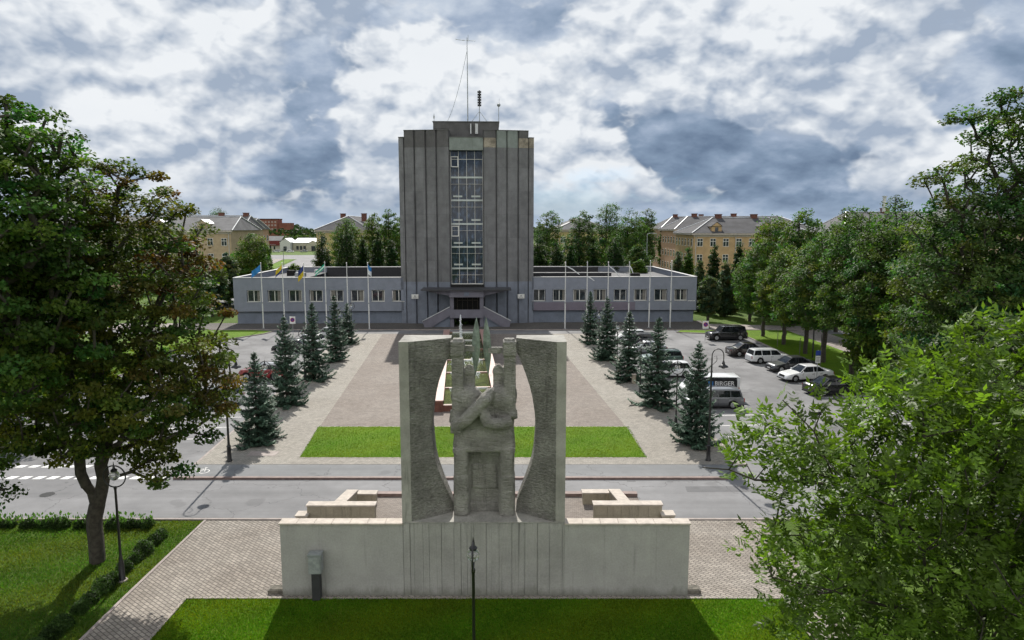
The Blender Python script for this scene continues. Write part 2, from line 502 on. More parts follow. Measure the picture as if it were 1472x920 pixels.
# ------------------------------------------------------------ mesh building
class MB:
    def __init__(self):
        self.v, self.f, self.m = [], [], []

    def add(self, vs, fs, mi=0):
        b = len(self.v)
        self.v += [tuple(p) for p in vs]
        self.f += [tuple(b + i for i in q) for q in fs]
        self.m += [mi] * len(fs)
        return self

    def box(self, x0, x1, y0, y1, z0, z1, mi=0):
        vs = [(x, y, z) for z in (z0, z1) for y in (y0, y1) for x in (x0, x1)]
        return self.add(vs, [(0, 2, 3, 1), (4, 5, 7, 6), (0, 1, 5, 4), (2, 6, 7, 3), (0, 4, 6, 2), (1, 3, 7, 5)], mi)

    def prism(self, pts, z0, z1, mi=0, top=None):
        n = len(pts)
        vs = [(p[0], p[1], z0) for p in pts] + [(p[0], p[1], z1) for p in pts]
        self.add(vs, [tuple(range(n))[::-1]] + [(i, (i + 1) % n, n + (i + 1) % n, n + i) for i in range(n)], mi)
        b = len(self.v) - n
        self.f.append(tuple(range(b, b + n)))
        self.m.append(mi if top is None else top)
        return self

    def ring(self, rings, mi=0, caps=True, closed=True):
        n = len(rings[0])
        vs = [p for r in rings for p in r]
        fs = []
        for k in range(len(rings) - 1):
            for i in range(n if closed else n - 1):
                j = (i + 1) % n
                fs.append((k * n + i, k * n + j, (k + 1) * n + j, (k + 1) * n + i))
        if caps:
            fs.append(tuple(range(n))[::-1])
            fs.append(tuple((len(rings) - 1) * n + i for i in range(n)))
        return self.add(vs, fs, mi)

    def tube(self, pts, rads, n=8, mi=0):
        rings = []
        pts = [Vector(p) for p in pts]
        if not hasattr(rads, '__len__'):
            rads = [rads] * len(pts)
        for i, p in enumerate(pts):
            d = (pts[min(i + 1, len(pts) - 1)] - pts[max(i - 1, 0)]).normalized()
            a = d.cross(Vector((0.3, 0.95, 0.02))).normalized() if abs(d.y) < 0.9 else d.cross(Vector((1, 0, 0))).normalized()
            b = d.cross(a)
            rings.append([p + (a * math.cos(t) + b * math.sin(t)) * rads[i] for t in [2 * math.pi * k / n for k in range(n)]])
        return self.ring(rings, mi)

    def lathe(self, prof, n=12, c=(0, 0), mi=0):
        return self.ring([[(c[0] + r * math.cos(2 * math.pi * k / n), c[1] + r * math.sin(2 * math.pi * k / n), z) for k in range(n)]
                          for r, z in prof], mi)

    def torus(self, c, r, rr, axis='y', n=28, k=8, mi=0):
        vs, fs = [], []
        for i in range(n):
            a = 2 * math.pi * i / n
            for j in range(k):
                b = 2 * math.pi * j / k
                q = r + rr * math.cos(b)
                w = rr * math.sin(b)
                if axis == 'y':
                    vs.append((c[0] + q * math.cos(a), c[1] + w, c[2] + q * math.sin(a)))
                elif axis == 'x':
                    vs.append((c[0] + w, c[1] + q * math.cos(a), c[2] + q * math.sin(a)))
                else:
                    vs.append((c[0] + q * math.cos(a), c[1] + q * math.sin(a), c[2] + w))
                fs.append((i * k + j, ((i + 1) % n) * k + j, ((i + 1) % n) * k + (j + 1) % k, i * k + (j + 1) % k))
        return self.add(vs, fs, mi)

    def sphere(self, c, r, n=12, mi=0, sx=1, sy=1, sz=1):
        prof = []
        for i in range(n // 2 + 1):
            a = -math.pi / 2 + math.pi * i / (n // 2)
            prof.append((max(math.cos(a), 0.01) * r, math.sin(a) * r))
        return self.ring([[(c[0] + q * sx * math.cos(2 * math.pi * k / n), c[1] + q * sy * math.sin(2 * math.pi * k / n), c[2] + z * sz)
                           for k in range(n)] for q, z in prof], mi)

    def build(self, name, mats, parent=None, smooth=False, bevel=0.0):
        me = bpy.data.meshes.new(name)
        me.from_pydata(self.v, [], self.f)
        mats = mats if isinstance(mats, (list, tuple)) else [mats]
        for x in mats:
            me.materials.append(x)
        me.polygons.foreach_set('material_index', self.m)
        if bevel or True:
            bm = bmesh.new()
            bm.from_mesh(me)
            bmesh.ops.recalc_face_normals(bm, faces=bm.faces)
            if bevel:
                es = [e for e in bm.edges if len(e.link_faces) == 2 and e.calc_face_angle(0) > 0.5]
                bmesh.ops.bevel(bm, geom=es, offset=bevel, segments=2, affect='EDGES', clamp_overlap=True)
            bm.to_mesh(me)
            bm.free()
        if smooth:
            me.polygons.foreach_set('use_smooth', [True] * len(me.polygons))
            me.set_sharp_from_angle(angle=R(38))
        me.update()
        return link(name, me, parent)


def link(name, me, parent=None):
    o = bpy.data.objects.new(name, me)
    COL.objects.link(o)
    if parent is not None:
        o.parent = parent
    return o


def tag(o, label, cat, group=None, kind=None):
    if label:
        o['label'] = label
    if cat:
        o['category'] = cat
    if group:
        o['group'] = group
    if kind:
        o['kind'] = kind
    return o


def thing(name, label, cat, loc=(0, 0, 0), rotz=0.0, group=None):
    o = bpy.data.objects.new(name, None)
    o.empty_display_size = 0.3
    COL.objects.link(o)
    o.location = loc
    o.rotation_euler = (0, 0, rotz)
    return tag(o, label, cat, group)


def struct(o):
    o['kind'] = 'structure'
    return o


def dup(root, loc, rotz=0.0, label=None, group=None, scale=None):
    def cp(o, par):
        c = o.copy()
        COL.objects.link(c)
        if par is not None:
            c.parent = par
        for ch in o.children:
            cp(ch, c)
        return c
    r = cp(root, None)
    r.location = loc
    r.rotation_euler = (0, 0, rotz)
    if label:
        r['label'] = label
    if group:
        r['group'] = group
    if scale:
        r.scale = (scale,) * 3 if not hasattr(scale, '__len__') else scale
    return r


def sheet(name, pts, z, mat, thick=0.0):
    b = MB()
    if thick:
        b.prism(pts, z - thick, z)
    else:
        b.add([(p[0], p[1], z) for p in pts], [tuple(range(len(pts)))])
    return struct(b.build(name, mat))


# ------------------------------------------------------------ the ground
sheet('ground', [(-4000, -600), (4000, -600), (4000, 7000), (-4000, 7000)], 0.0, M_GRASS)
KH = 0.12
# carriageway with the two car parks opening off it
sheet('road', [(-160, 32.65), (160, 32.65), (160, 38.0), (-160, 38.0)], 0.004, M_ASPH)
sheet('road_apron', [(-160, 38.0), (160, 38.0), (160, 40.6), (-160, 40.6)], 0.004, M_ASPH)
lotL = [(-60, 40.6), (-19.0, 40.6), (-22.2, 93.0), (-33.5, 93.0), (-36.5, 88.0), (-38.0, 80), (-38.0, 46), (-42, 43)]
lotR = [(14.3, 40.6), (52, 40.6), (34, 43.0), (31.2, 46), (30.9, 89.5), (29.6, 91.6), (26.5, 93.0), (10.8, 93.0)]
sheet('parking_lot', lotL, 0.004, M_ASPH2)
sheet('parking_lot', lotR, 0.004, M_ASPH2)
sheet('service_road', [(-60, 93.0), (60, 93.0), (60, 96.6), (-60, 96.6)], 0.004, M_ASPH2)
# plaza slab, raised behind its kerb


def ax(y, a, s):
    return a - s * (y - 40)


plaza = [(-19.0, 40.35), (14.0, 40.35), (ax(92.6, 14.0, .065), 92.6), (ax(92.6, -19.0, .065), 92.6)]
sheet('plaza_pavement', plaza, KH, M_PAVE, KH)
sheet('cycle_path', [(-19.3, 38.30), (12.0, 38.30), (13.6, 40.35), (-19.3, 40.35)], KH - 0.01, M_CYCLE, KH - .01)
kb = MB()
kb.prism([(-19.3, 38.08), (12.3, 38.08), (12.0, 38.30), (-19.3, 38.30)], 0, KH + .005)
struct(kb.build('kerb', M_KERBR))
kb = MB()
kb.prism([(-160, 32.50), (160, 32.50), (160, 32.65), (-160, 32.65)], -.02, .07)
struct(kb.build('kerb', M_KERB))
kb = MB()
for a, b_ in (((-19.0, 40.35), (ax(92.6, -19.0, .065), 92.6)), ((14.0, 40.35), (ax(92.6, 14.0, .065), 92.6))):
    sx = -1 if a[0] < 0 else 1
    kb.prism([a, (a[0] + .15 * sx, a[1]), (b_[0] + .15 * sx, b_[1]), b_], 0, KH + .004)
kb.prism([(-46, 96.6), (28, 96.6), (28, 96.75), (-46, 96.75)], 0, KH + .004)
struct(kb.build('kerb', M_KERB))
x0, x1 = lambda y: -13.75 - .082 * (y - 48.3), lambda y: 8.15 - .075 * (y - 48.3)
sheet('plaza_centre_paving', [(x0(48.35), 48.35), (x1(48.35), 48.35), (x1(92.4), 92.4), (x0(92.4), 92.4)], KH + .004, M_PINK)
lw = [(-13.1, 41.6), (8.28, 41.6), (8.17, 48.25), (-13.8, 48.25)]
sheet('lawn', lw, KH + .03, M_LAWN, .05)
kb = MB()
kb.prism([(-13.22, 41.5), (8.4, 41.5), (8.38, 41.6), (-13.1, 41.6)], KH, KH + .02)
kb.prism([(-13.8, 48.25), (8.17, 48.25), (8.2, 48.35), (-13.95, 48.35)], KH, KH + .02)
struct(kb.build('lawn_edging', M_CAP))
# by the building
sheet('forecourt', [(-46, 96.75), (28, 96.75), (29, 106), (-46, 103)], KH, M_DARKPAVE, KH)
sheet('pavement', [(28, 96.75), (43, 96.0), (43, 99.5), (29.2, 102.5)], KH, M_PATH, KH)
sheet('pavement', [(-60, 96.75), (-46, 96.75), (-46, 103), (-60, 103)], KH, M_PATH, KH)
sheet('pavement', [(38.6, 44), (42.4, 44), (43.0, 96.0), (38.3, 96.0)], .03, M_PATH, .03)
# verges
vg = [(31.2, 46), (38.6, 44), (38.3, 95.9), (23.5, 95.9), (22.5, 94.2), (26.5, 93.1), (29.6, 91.6), (30.9, 89.5)]
sheet('verge', vg, .10, M_LAWN, .1)
sheet('verge', [(-38.0, 46), (-38.0, 80), (-36.5, 88), (-33.5, 92.9), (-33.0, 95.2), (-36, 96), (-48, 96), (-48, 46)], .10, M_LAWN, .1)
kb = MB()
for q in (vg[7:] + vg[:1], [(-38.0, 46), (-38.0, 80), (-36.5, 88), (-33.5, 92.9), (-33.0, 95.2)], vg[4:8]):
    for a, b_ in zip(q[:-1], q[1:]):
        a, b_ = Vector(a), Vector(b_)
        n = (b_ - a).normalized()
        n = Vector((-n.y, n.x)) * .07
        kb.prism([a - n, b_ - n, b_ + n, a + n], 0, .125)
struct(kb.build('kerb', M_KERB))
# brick walks round the monument
sheet('brick_walk', [(-14.95, 25.3), (-14.95, 32.5), (12.3, 32.5), (12.3, 25.3), (11.2, 25.3), (10.5, 25.3), (-12.6, 25.3)], .02, M_BRICK, .02)
sheet('brick_walk', [(-14.7, 10), (-12.65, 10), (-12.6, 25.3), (-14.95, 25.3)], .02, M_BRICK, .02)
sheet('brick_walk', [(10.5, 10), (12.5, 10), (12.3, 25.3), (10.5, 25.3)], .02, M_BRICK, .02)
sheet('front_lawn', [(-12.5, -10), (10.4, -10), (10.4, 25.2), (-12.5, 25.2)], .012, M_LAWN)
kb = MB()
kb.box(-12.65, -12.55, 10, 25.3, 0, .05)
kb.box(10.42, 10.5, 10, 25.3, 0, .05)
kb.box(-12.55, 10.42, 25.2, 25.3, 0, .05)
kb.prism([(-15.07, 25.3), (-14.95, 25.3), (-14.95, 32.5), (-15.07, 32.5)], 0, .05)
kb.prism([(-14.82, 10), (-14.7, 10), (-14.95, 25.3), (-15.07, 25.3)], 0, .05)
struct(kb.build('path_edging', M_KERB))

for k, (xa, ya, w_, d_) in enumerate(((-6, 33.4, 4.5, 1.1), (9.5, 36.2, 5.5, .9), (-31, 34.0, 3.0, 1.6), (19.5, 74, 2.4, 5.0), (22, 47.5, 3.5, 2.2), (-27, 57, 2.5, 4.5), (25, 60, 1.6, 3.0), (-12, 94.2, 7, 1.2))):
    sheet('asphalt_patch', [(xa, ya), (xa + w_, ya + .1), (xa + w_ - .15, ya + d_), (xa + .1, ya + d_ - .08)], .0075, M_DARKASPH)
for xa, ya in ((-3.2, 37.75), (6.5, 37.75), (-10, 32.85), (16.5, 60), (17.5, 80)):
    dm = MB(); dm.box(xa, xa + .5, ya, ya + .22, 0, .009)
    struct(dm.build('drain_grate', M_DARKASPH))
# markings
mk = MB()
zc = .009
for k in range(34):
    x = -44 + k * 0.79
    if x > -20.0:
        break
    for y0, y1 in ((38.15, 38.62), (40.1, 40.5)):
        if y0 > 39 and x > -24.5:
            continue
        mk.add([(x, y0, zc), (x + .48, y0, zc), (x + .60, y1, zc), (x + .12, y1, zc)], [(0, 1, 2, 3)])
struct(mk.build('crossing_markings', M_WHITE))
mk = MB()
for k in range(9):
    for (xa, xb) in ((14.9, 19.9), (-24.6, -20.0)):
        y = 43.5 + k * 2.7 + (2 if xa < 0 else 0)
        off = -.065 * (y - 43)
        mk.add([(xa + off, y, zc), (xb + off, y + .35, zc), (xb + off, y + .45, zc), (xa + off, y + .1, zc)], [(0, 1, 2, 3)])
for k in range(8):
    y = 49 + k * 2.75
    mk.add([(26.4, y, zc), (30.9, y + .8, zc), (30.9, y + .9, zc), (26.4, y + .1, zc)], [(0, 1, 2, 3)])
struct(mk.build('bay_markings', M_WHITE))
# bicycle symbol on the cycle path
mk = MB()
zc = KH + .002
bx, by = -18.0, 39.1


def flat_ring(cx, cy, r, w, n=20):
    vs, fs = [], []
    for i in range(n):
        a = 2 * math.pi * i / n
        for q in (r - w, r + w):
            vs.append((cx + q * math.cos(a), cy + q * math.sin(a) * 1.3, zc))
        fs.append((2 * i, 2 * i + 1, 2 * ((i + 1) % n) + 1, 2 * ((i + 1) % n)))
    mk.add(vs, fs)


def flat_bar(a, b_, w=.02):
    a, b_ = Vector(a), Vector(b_)
    n = (b_ - a).normalized()
    n = Vector((-n.y, n.x)) * w
    mk.add([tuple(p) + (zc,) for p in (a - n, b_ - n, b_ + n, a + n)], [(0, 1, 2, 3)])


bx = -18.9
flat_ring(bx, by, .25, .022)
flat_ring(bx + .95, by, .25, .022)
for a, b_ in (((0, 0), (.3, .42)), ((.3, .42), (.5, .02)), ((.5, .02), (.82, .5)), ((.3, .42), (.8, .42)), ((.95, 0), (.76, .66)), ((.66, .7), (.86, .66)), ((.2, .5), (.42, .5))):
    flat_bar((bx + a[0], by + a[1]), (bx + b_[0], by + b_[1]))
struct(mk.build('bicycle_marking', M_WHITE))

# ------------------------------------------------------------ monument
MX, MY = -1.09, 25.45          # middle of the wall's front face


def make_wall():
    t = thing('retaining_wall', 'long pale concrete wall carrying the sculpture, board marked in its middle', 'wall', (0, MY, 0))
    xl, xr = G(407, 856).x, G(988, 856).x
    zt = 2.98
    a, b_ = -4.19, 2.02
    m = MB()
    m.box(xl, a, 0, .42, 0, zt - .07)
    m.box(b_, xr, 0, .42, 0, zt - .07)
    m.build('wall_panel', M_WALL, t, bevel=.01)
    # board-marked middle: planks of unequal widths with open joints between them
    m = MB()
    random.seed(4)
    m.box(a, b_, .045, 1.7, 0, zt - .002)
    x = a
    while x < b_ - .05:
        w = random.choice((.24, .26, .47, .50, .49, .48))
        w = min(w, b_ - x)
        gp_ = random.choice((.004, .006, .012, .02))
        m.box(x + gp_, x + w - .004, -random.uniform(.004, .02), .05, 0, zt - .01)
        x += w
    m.build('board_marked_face', M_WALLB, t)
    for s, (p, q) in enumerate(((xl - .04, a), (b_, xr + .04))):
        m = MB()
        n = 7
        for i in range(n):
            u0, u1 = p + (q - p) * i / n, p + (q - p) * (i + 1) / n
            m.box(u0 + .004, u1 - .004, -.05, .46, zt - .07, zt)
        m.build('coping', M_CAP, t, bevel=.008)
    return t


make_wall()


def figure_mesh():
    """the linked pair of figures as one fused body"""
    m = MB()
    Y = 26.45
    zt = 10.0
    z_sh = A(694, 563, Y).z       # shoulder
    z_to = A(694, 645, Y).z       # hem of the torso
    z_b = 3.02
    dy = Y - MY
    for s in (-1, 1):
        # raised arms
        m.ring([[(s * x, y, z) for x, y in ((.78, dy - .24), (1.23, dy - .24), (1.23, dy + .22), (.78, dy + .22))] for z in (z_sh - .8, 9.35)])
        m.ring([[(s * x * 1.0, y, z) for x, y in ((.74, dy - .30), (1.26, dy - .30), (1.26, dy + .26), (.74, dy + .26))] for z in (9.35, 9.55, zt - .08)])
        m.box(min(s * .80, s * 1.18), max(s * .80, s * 1.18), dy - .2, dy + .2, zt - .1, zt)
        # necks
        m.ring([[(s * x, y, z) for x, y in ((.36, dy + .0), (.80, dy + .0), (.80, dy + .32), (.36, dy + .32))] for z in (z_sh - .6, 8.68)])
        m.ring([[(s * (.58 + (x - .58) * k), dy + (y - dy) * k, z) for x, y in ((.34, dy - .04), (.76, dy - .04), (.76, dy + .34), (.34, dy + .34))]
                for k, z in ((1, 8.6), (1.02, 8.72), (.8, 8.85), (.25, 8.97))])
        # shoulders
        m.sphere((s * .62, dy + .0, z_sh - .3), .60, 16, sy=.72, sz=.95)
        m.box(min(s * .30, s * 1.16), max(s * .30, s * 1.16), dy - .30, dy + .3, z_sh - 1.1, z_sh - .22)
        m.sphere((s * .98, dy, z_sh - .15), .32, 12, sy=.9, sz=1.7)
        # legs
        rings = []
        for z, w in ((z_b, 1.0), (z_b + .12, 1.06), (z_b + 1.6, 1.02), (z_b + 1.62, .94), (z_to + .1, .97)):
            cx, rx, ry = s * .89, .31 * w, .46 * w
            rings.append([(cx + rx * math.copysign(abs(math.cos(a)) ** .55, math.cos(a)), dy - .02 + ry * math.copysign(abs(math.sin(a)) ** .7, math.sin(a)), z)
                          for a in [2 * math.pi * k / 20 for k in range(20)]])
        m.ring(rings)
        m.box(s * .87 - .34, s * .87 + .34, dy - .38, dy + .3, z_to - .05, z_to + .14)
    # torso
    rings = []
    for z, w, d in ((z_to, 1.20, .46), (z_to + .08, 1.23, .48), (z_to + .9, 1.16, .34), (z_sh - .9, 1.2, .34), (z_sh - .4, 1.17, .36), (z_sh - .1, .9, .25)):
        rings.append([(w * math.copysign(abs(math.cos(a)) ** .5, math.cos(a)), dy + .03 + d * math.copysign(abs(math.sin(a)) ** .6, math.sin(a)), z)
                      for a in [2 * math.pi * k / 28 for k in range(28)]])
    m.ring(rings)
    # recessed field between the legs
    m.box(-.62, .62, dy + .12, dy + .4, z_b, z_to + .3)
    m.box(-.48, .48, dy + .06, dy + .3, z_b + .95, z_b + 1.9)
    m.box(-.60, .60, dy + .0, dy + .3, z_b, z_b + .35)
    # crossed forearms
    def pz(px, py):
        p = A(px, py, 26.0)
        return p.x - MX, p.z
    a0 = pz(652, 615); a1 = pz(670, 603); a2 = pz(699, 572); a3 = pz(706, 566)
    m.box(a0[0] - .12, a0[0] + .3, dy - .52, dy - .1, a0[1] - .22, a0[1] + .2)
    m.tube([(a0[0] + .04, dy - .34, a0[1]), (a1[0], dy - .54, a1[1]), (a2[0], dy - .56, a2[1]), (a3[0], dy - .25, a3[1] + .05)], [.23, .26, .24, .2], 12)
    b0 = pz(693, 590); b1 = pz(700, 606); b2 = pz(716, 609); b3 = pz(735, 607)
    m.tube([(b0[0] + .05, dy - .3, b0[1] + .25), (b0[0] + .02, dy - .50, b0[1]), (b1[0] + .05, dy - .60, b1[1]), (b2[0], dy - .58, b2[1]), (b3[0] - .04, dy - .32, b3[1])], [.18, .22, .25, .24, .22], 12)
    m.tube([(-1.1, dy - .1, z_sh - .7), (-1.12, dy - .25, a0[1] + .15)], [.2, .24], 10)
    m.tube([(1.1, dy - .1, z_sh - .7), (1.1, dy - .25, b3[1] + .1)], [.2, .22], 10)
    tmp = m.build('tmp', [])
    r = tmp.modifiers.new('r', 'REMESH')
    r.mode = 'VOXEL'
    r.voxel_size = .030
    s_ = tmp.modifiers.new('s', 'SMOOTH')
    s_.iterations = 1
    s_.factor = .45
    tex = bpy.data.textures.new('chisel', 'CLOUDS')
    tex.noise_scale = .10
    tex.noise_depth = 3
    d_ = tmp.modifiers.new('d', 'DISPLACE')
    d_.texture = tex
    d_.texture_coords = 'GLOBAL'
    d_.strength = .04
    d_.mid_level = .5
    bpy.context.view_layer.update()
    me = bpy.data.meshes.new_from_object(tmp.evaluated_get(bpy.context.evaluated_depsgraph_get()))
    bpy.data.objects.remove(tmp)
    me.materials.clear()
    me.materials.append(M_FIG)
    me.polygons.foreach_set('use_smooth', [True] * len(me.polygons))
    me.name = 'figures'
    return me


def make_sculpture():
    t = thing('monument', 'grey concrete monument of two linked figures between curved panels with metal leaf blades', 'monument', (MX, MY, 2.98))
    Z0 = 2.98
    pts = [(490, 1.25), (505, 1.26), (520, 1.44), (535, 1.60), (552, 1.76), (570, 1.88), (590, 1.96), (610, 2.0), (630, 1.97), (650, 1.92), (668, 1.82), (687, 1.64), (705, 1.45), (722, 1.27), (748, 1.22)]
    zs = np.array([A(694, p[0], 26.3).z for p in pts])[::-1]
    hs = np.array([p[1] for p in pts])[::-1]
    for s in (-1, 1):
        m = MB()
        zz = np.linspace(3.0, 10.02, 49)
        rr = []
        xo = 3.12
        for z in zz:
            xi = float(np.interp(z, zs, hs))
            yf = lambda x: 1.0 * (xo - .38 - x) / (xo - .38 - 1.2)
            nn = 12
            sec = [(xo, .0), (xo - .36, .0)]
            sec += [(xo - .38 + (xi - xo + .38) * i / nn, yf(xo - .38 + (xi - xo + .38) * i / nn)) for i in range(1, nn + 1)]
            sec += [(xi + .02, 1.5), (xo, 1.5)]
            rr.append([(s * a, b, z - Z0 + (.03 if b > 1.2 else 0)) for a, b in sec])
        m.ring(rr)
        o = m.build('side_panel', [M_MONH, M_MON], t)
        # chiselled relief on the sloping face only; the outer strip stays smooth
        me = o.data
        random.seed(3 + s)
        for p in me.polygons:
            c = p.center
            if abs(c.x) > xo - .37 or c.y > 1.3 or abs(p.normal.z) > .7:
                p.material_index = 1
        m = MB()
        m.box(s * 2.18 - .95, s * 2.18 + .95, .1, 1.5, .002, .05)
    # footing that the panels and legs stand on
    m = MB()
    m.box(-3.1, 3.1, -.02, 1.65, -.0, .045)
    m.build('plinth', M_MON, t, bevel=.01)
    f = link('figures', figure_mesh(), t)
    f.location = (0, 0, -Z0)
    m = MB()
    m.box(-.78, -.20, .92, 1.14, 9.47 - Z0, 9.72 - Z0)
    m.build('crossbar', M_FIG, t, bevel=.03)
    m = MB()
    m.box(.05, .72, .86, 1.08, 9.42 - Z0, 9.66 - Z0)
    m.build('crossbar', M_FIG, t, bevel=.03)
    for cx, yy, lean in ((-.30, .98, -.03), (.135, .93, .04)):
        m = MB()
        zt_, zb = A(690, 456, 26.45).z - Z0, A(690, 541, 26.45).z - Z0
        prof = [(0, .006), (.1, .065), (.25, .125), (.42, .155), (.55, .16), (.68, .13), (.85, .065), (1, .006)]
        rr = []
        for u, w in prof:
            z = zt_ + (zb - zt_) * u
            x = cx + lean * (u - .5) * 2
            rr.append([(x - w, yy, z), (x, yy - w * .5 - .01, z), (x + w, yy, z), (x, yy + w * .5 + .01, z)])
        m.ring(rr)
        m.build('leaf_blade', M_BLADE, t)
    return t


make_sculpture()

# stone seats and planters behind the wall
sheet('platform', [(-8.6, MY + .5), (6.4, MY + .5), (6.4, 34.0), (-8.6, 34.0)], .62, M_PINK, .6)
mb_ = MB()
mb_.box(-8.6, 6.4, 34.0, 34.35, 0, .78)
struct(mb_.build('platform_step', M_KERBR))


def block(x0_, x1_, y0_, y1_, z1_, label, skew=0):
    t = thing('stone_planter_wall', label, 'low wall', ((x0_ + x1_) / 2, (y0_ + y1_) / 2, .62))
    hx, hy = (x1_ - x0_) / 2, (y1_ - y0_) / 2
    h = z1_ - .62
    m = MB()
    n = max(1, round(2 * hx / .62))
    rows = max(1, round(h / .42))
    for r in range(rows):
        for i in range(n):
            a, b_ = -hx + 2 * hx * i / n, -hx + 2 * hx * (i + 1) / n
            m.prism([(a + .004, -hy), (b_ - .004, -hy), (b_ - .004 + skew, hy), (a + .004 + skew, hy)], (h - .07) * r / rows + (.0 if r == 0 else .003), (h - .07) * (r + 1) / rows - .003)
    m.build('masonry', M_BLOCK, t)
    m = MB()
    m.prism([(-hx - .04, -hy - .04), (hx + .04, -hy - .04), (hx + .04 + skew, hy + .04), (-hx - .04 + skew, hy + .04)], h - .07, h)
    m.build('coping', M_CAP, t)


def blk(pxa, pxb, ytop, Y, dep, label, skew=0):
    a, b_ = A(pxa, ytop, Y), A(pxb, ytop, Y)
    block(a.x, b_.x, Y, Y + dep, a.z, label, skew)


blk(441, 538, 726, 30.6, .42, 'long beige block wall left of the sculpture, nearest the monument wall')
blk(503.5, 540, 709.5, 33.0, .42, 'short stained beige block wall left of the sculpture, nearest the road')
blk(425, 441, 741, 30.3, .5, 'smallest low stone block at the left end of the left long block wall')
blk(482, 497, 720, 31.6, 1.4, 'slanting pale stone seat between the two left block walls', .25)
blk(854, 952, 725, 30.6, .42, 'long beige block wall right of the sculpture, nearest the monument wall')
blk(838, 877, 708, 33.0, .42, 'short stained beige block wall right of the sculpture, nearest the road')
blk(952, 970, 740, 30.3, .5, 'smallest low stone block at the right end of the right long block wall')
blk(889, 904, 719, 31.6, 1.4, 'slanting pale stone seat between the two right block walls', -.25)
# steps at the two ends of the wall
for px, nm in ((399, 'left'), (995, 'right')):
    p = G(px, 851)
    m = MB()
    m.box(p.x - .32, p.x + .3, 25.55, 26.0, 0, .16)
    m.box(p.x - .26, p.x + .24, 25.60, 25.95, .16, .19)
    o = m.build('stone_step', M_BARKL)
    tag(o, 'low dark stone step at the %s end of the monument wall' % nm, 'step')

# electrical cabinet on the wall
c0 = G(458, 858)
t = thing('electrical_cabinet', 'grey metal electrical box on a dark post against the wall', 'electrical box', (c0.x, MY - .3, 0))
zb, zt_ = A(458, 822, 25.2).z, A(458, 796, 25.2).z
m = MB(); m.box(-.24, .24, -.16, .22, zb, zt_); m.build('housing', M_STEEL, t, bevel=.02)
m = MB(); m.box(-.21, .21, -.185, -.162, zb + .05, zt_ - .08); m.box(-.17, -.15, -.2, -.185, zb + .3, zb + .42); m.build('door', M_STEEL, t, bevel=.005)
m = MB(); m.box(-.26, .26, -.19, .23, zt_, zt_ + .05); m.build('roof', M_STEEL, t)
m = MB(); m.box(-.15, .15, -.1, .2, 0, zb); m.box(-.02, .03, -.11, -.1, .35, .42); m.build('post', material('cabinet_post', (.035, .036, .038), .6), t)

# ------------------------------------------------------------ city hall
B0 = Vector((-6.62, 103.35, 0))
BR = R(1.9)
bld = thing('town_hall', 'grey concrete tower block with fluted walls, a glazed stair strip and low blue-grey wings', 'building', B0, BR)
ZT = 28.15
bays = [2.42, 4.3, 5.85, 7.5, 9.05, 9.85]
lo, up, gv = MB(), MB(), MB()
for s in (-1, 1):
    for i in range(5):
        a, b_ = bays[i], bays[i + 1]
        y0 = .20 * i
        top = ZT if i < 4 else ZT - .95
        pl = [(s * (a + .07), y0 - 1.0), (s * (b_ - .03), y0 - .72), (s * (b_ - .03), 8), (s * (a + .07), 8)]
        if i == 4:
            pl[0] = (s * (a + .07), y0 - .9)
        if i < 4:
            w0, w1 = pl[0], pl[1]
            pl = [(w0[0], w0[1] + .22), (w0[0] + s * .12, w0[1] + .03), (w1[0] - s * .16, w1[1] - .02), (w1[0], w1[1] + .12), pl[2], pl[3]]
        lo = MB(); lo.prism(pl, 0, 6.35); lo.build('lower_wall', M_TOWERP, bld)
        up.prism(pl, 6.35, 25.75 if i < 4 else top)
        cap = MB()
        if i < 4:
            q = [(x, y + (-.012 if k < len(pl) - 2 else 0)) for k, (x, y) in enumerate(pl)]
            mt = M_TOWERD
            hh = 25.75
            if s > 0 and i in (1, 2):
                mt = M_GREYTILE
            if s > 0 and i in (0, 3):
                cap2 = MB(); cap2.prism(q, 25.75, 27.1); cap2.build('bare_panel', M_BEIGE, bld); hh = 27.1
            cap.prism(q, hh, ZT); cap.build('top_panel', mt, bld)
        elif s > 0:
            cap2 = MB(); cap2.prism([(x, y + (-.012 if k < len(pl) - 2 else 0)) for k, (x, y) in enumerate(pl)], 25.75, 27.2); cap2.build('bare_panel', M_BEIGE, bld)
        gv.prism([(s * (a - .05), y0 - .62), (s * (a + .09), y0 - .62), (s * (a + .09), 1.5), (s * (a - .05), 1.5)], 0, top - .05)
m = up; m.build('tower_wall', M_TOWER, bld)
gv.build('groove', material('groove', (.085, .085, .09), .9), bld)
m = MB(); m.box(-9.9, 9.9, 1.6, 17.5, 6.0, 27.1); m.build('tower_core', M_TOWER, bld)
m = MB()
for s in (-1, 1):
    for i in range(5):
        a, b_ = bays[i], bays[i + 1]; y0 = .2 * i; top = (ZT if i < 4 else ZT - .95)
        p4 = [(s * (a + .0), y0 - 1.06), (s * b_, y0 - .80), (s * b_, 8.1), (s * (a), 8.1)]
        m.prism(p4, top, top + .07)
m.box(-2.42, 2.42, -.98, -.3, ZT - 1.0, ZT - .92)
m.build('parapet_capping', material('capping', (.10, .10, .10), .6), bld)
m = MB(); m.box(-2.42, 2.42, -.9, 1.0, 25.35, ZT - 1.0); m.build('header_panel', M_GREYTILE, bld)
m = MB(); m.box(-5.0, 4.75, 3.0, 12, 27.1, 29.85); m.box(-5.0, -2.6, 2.96, 3.0, 28.9, 29.8); m.build('penthouse', M_TOWERD, bld)
m = MB(); m.box(-5.1, 4.85, 2.9, 12.1, 29.85, 29.95); m.build('penthouse_roof', material('capping', (.10, .10, .10)), bld)
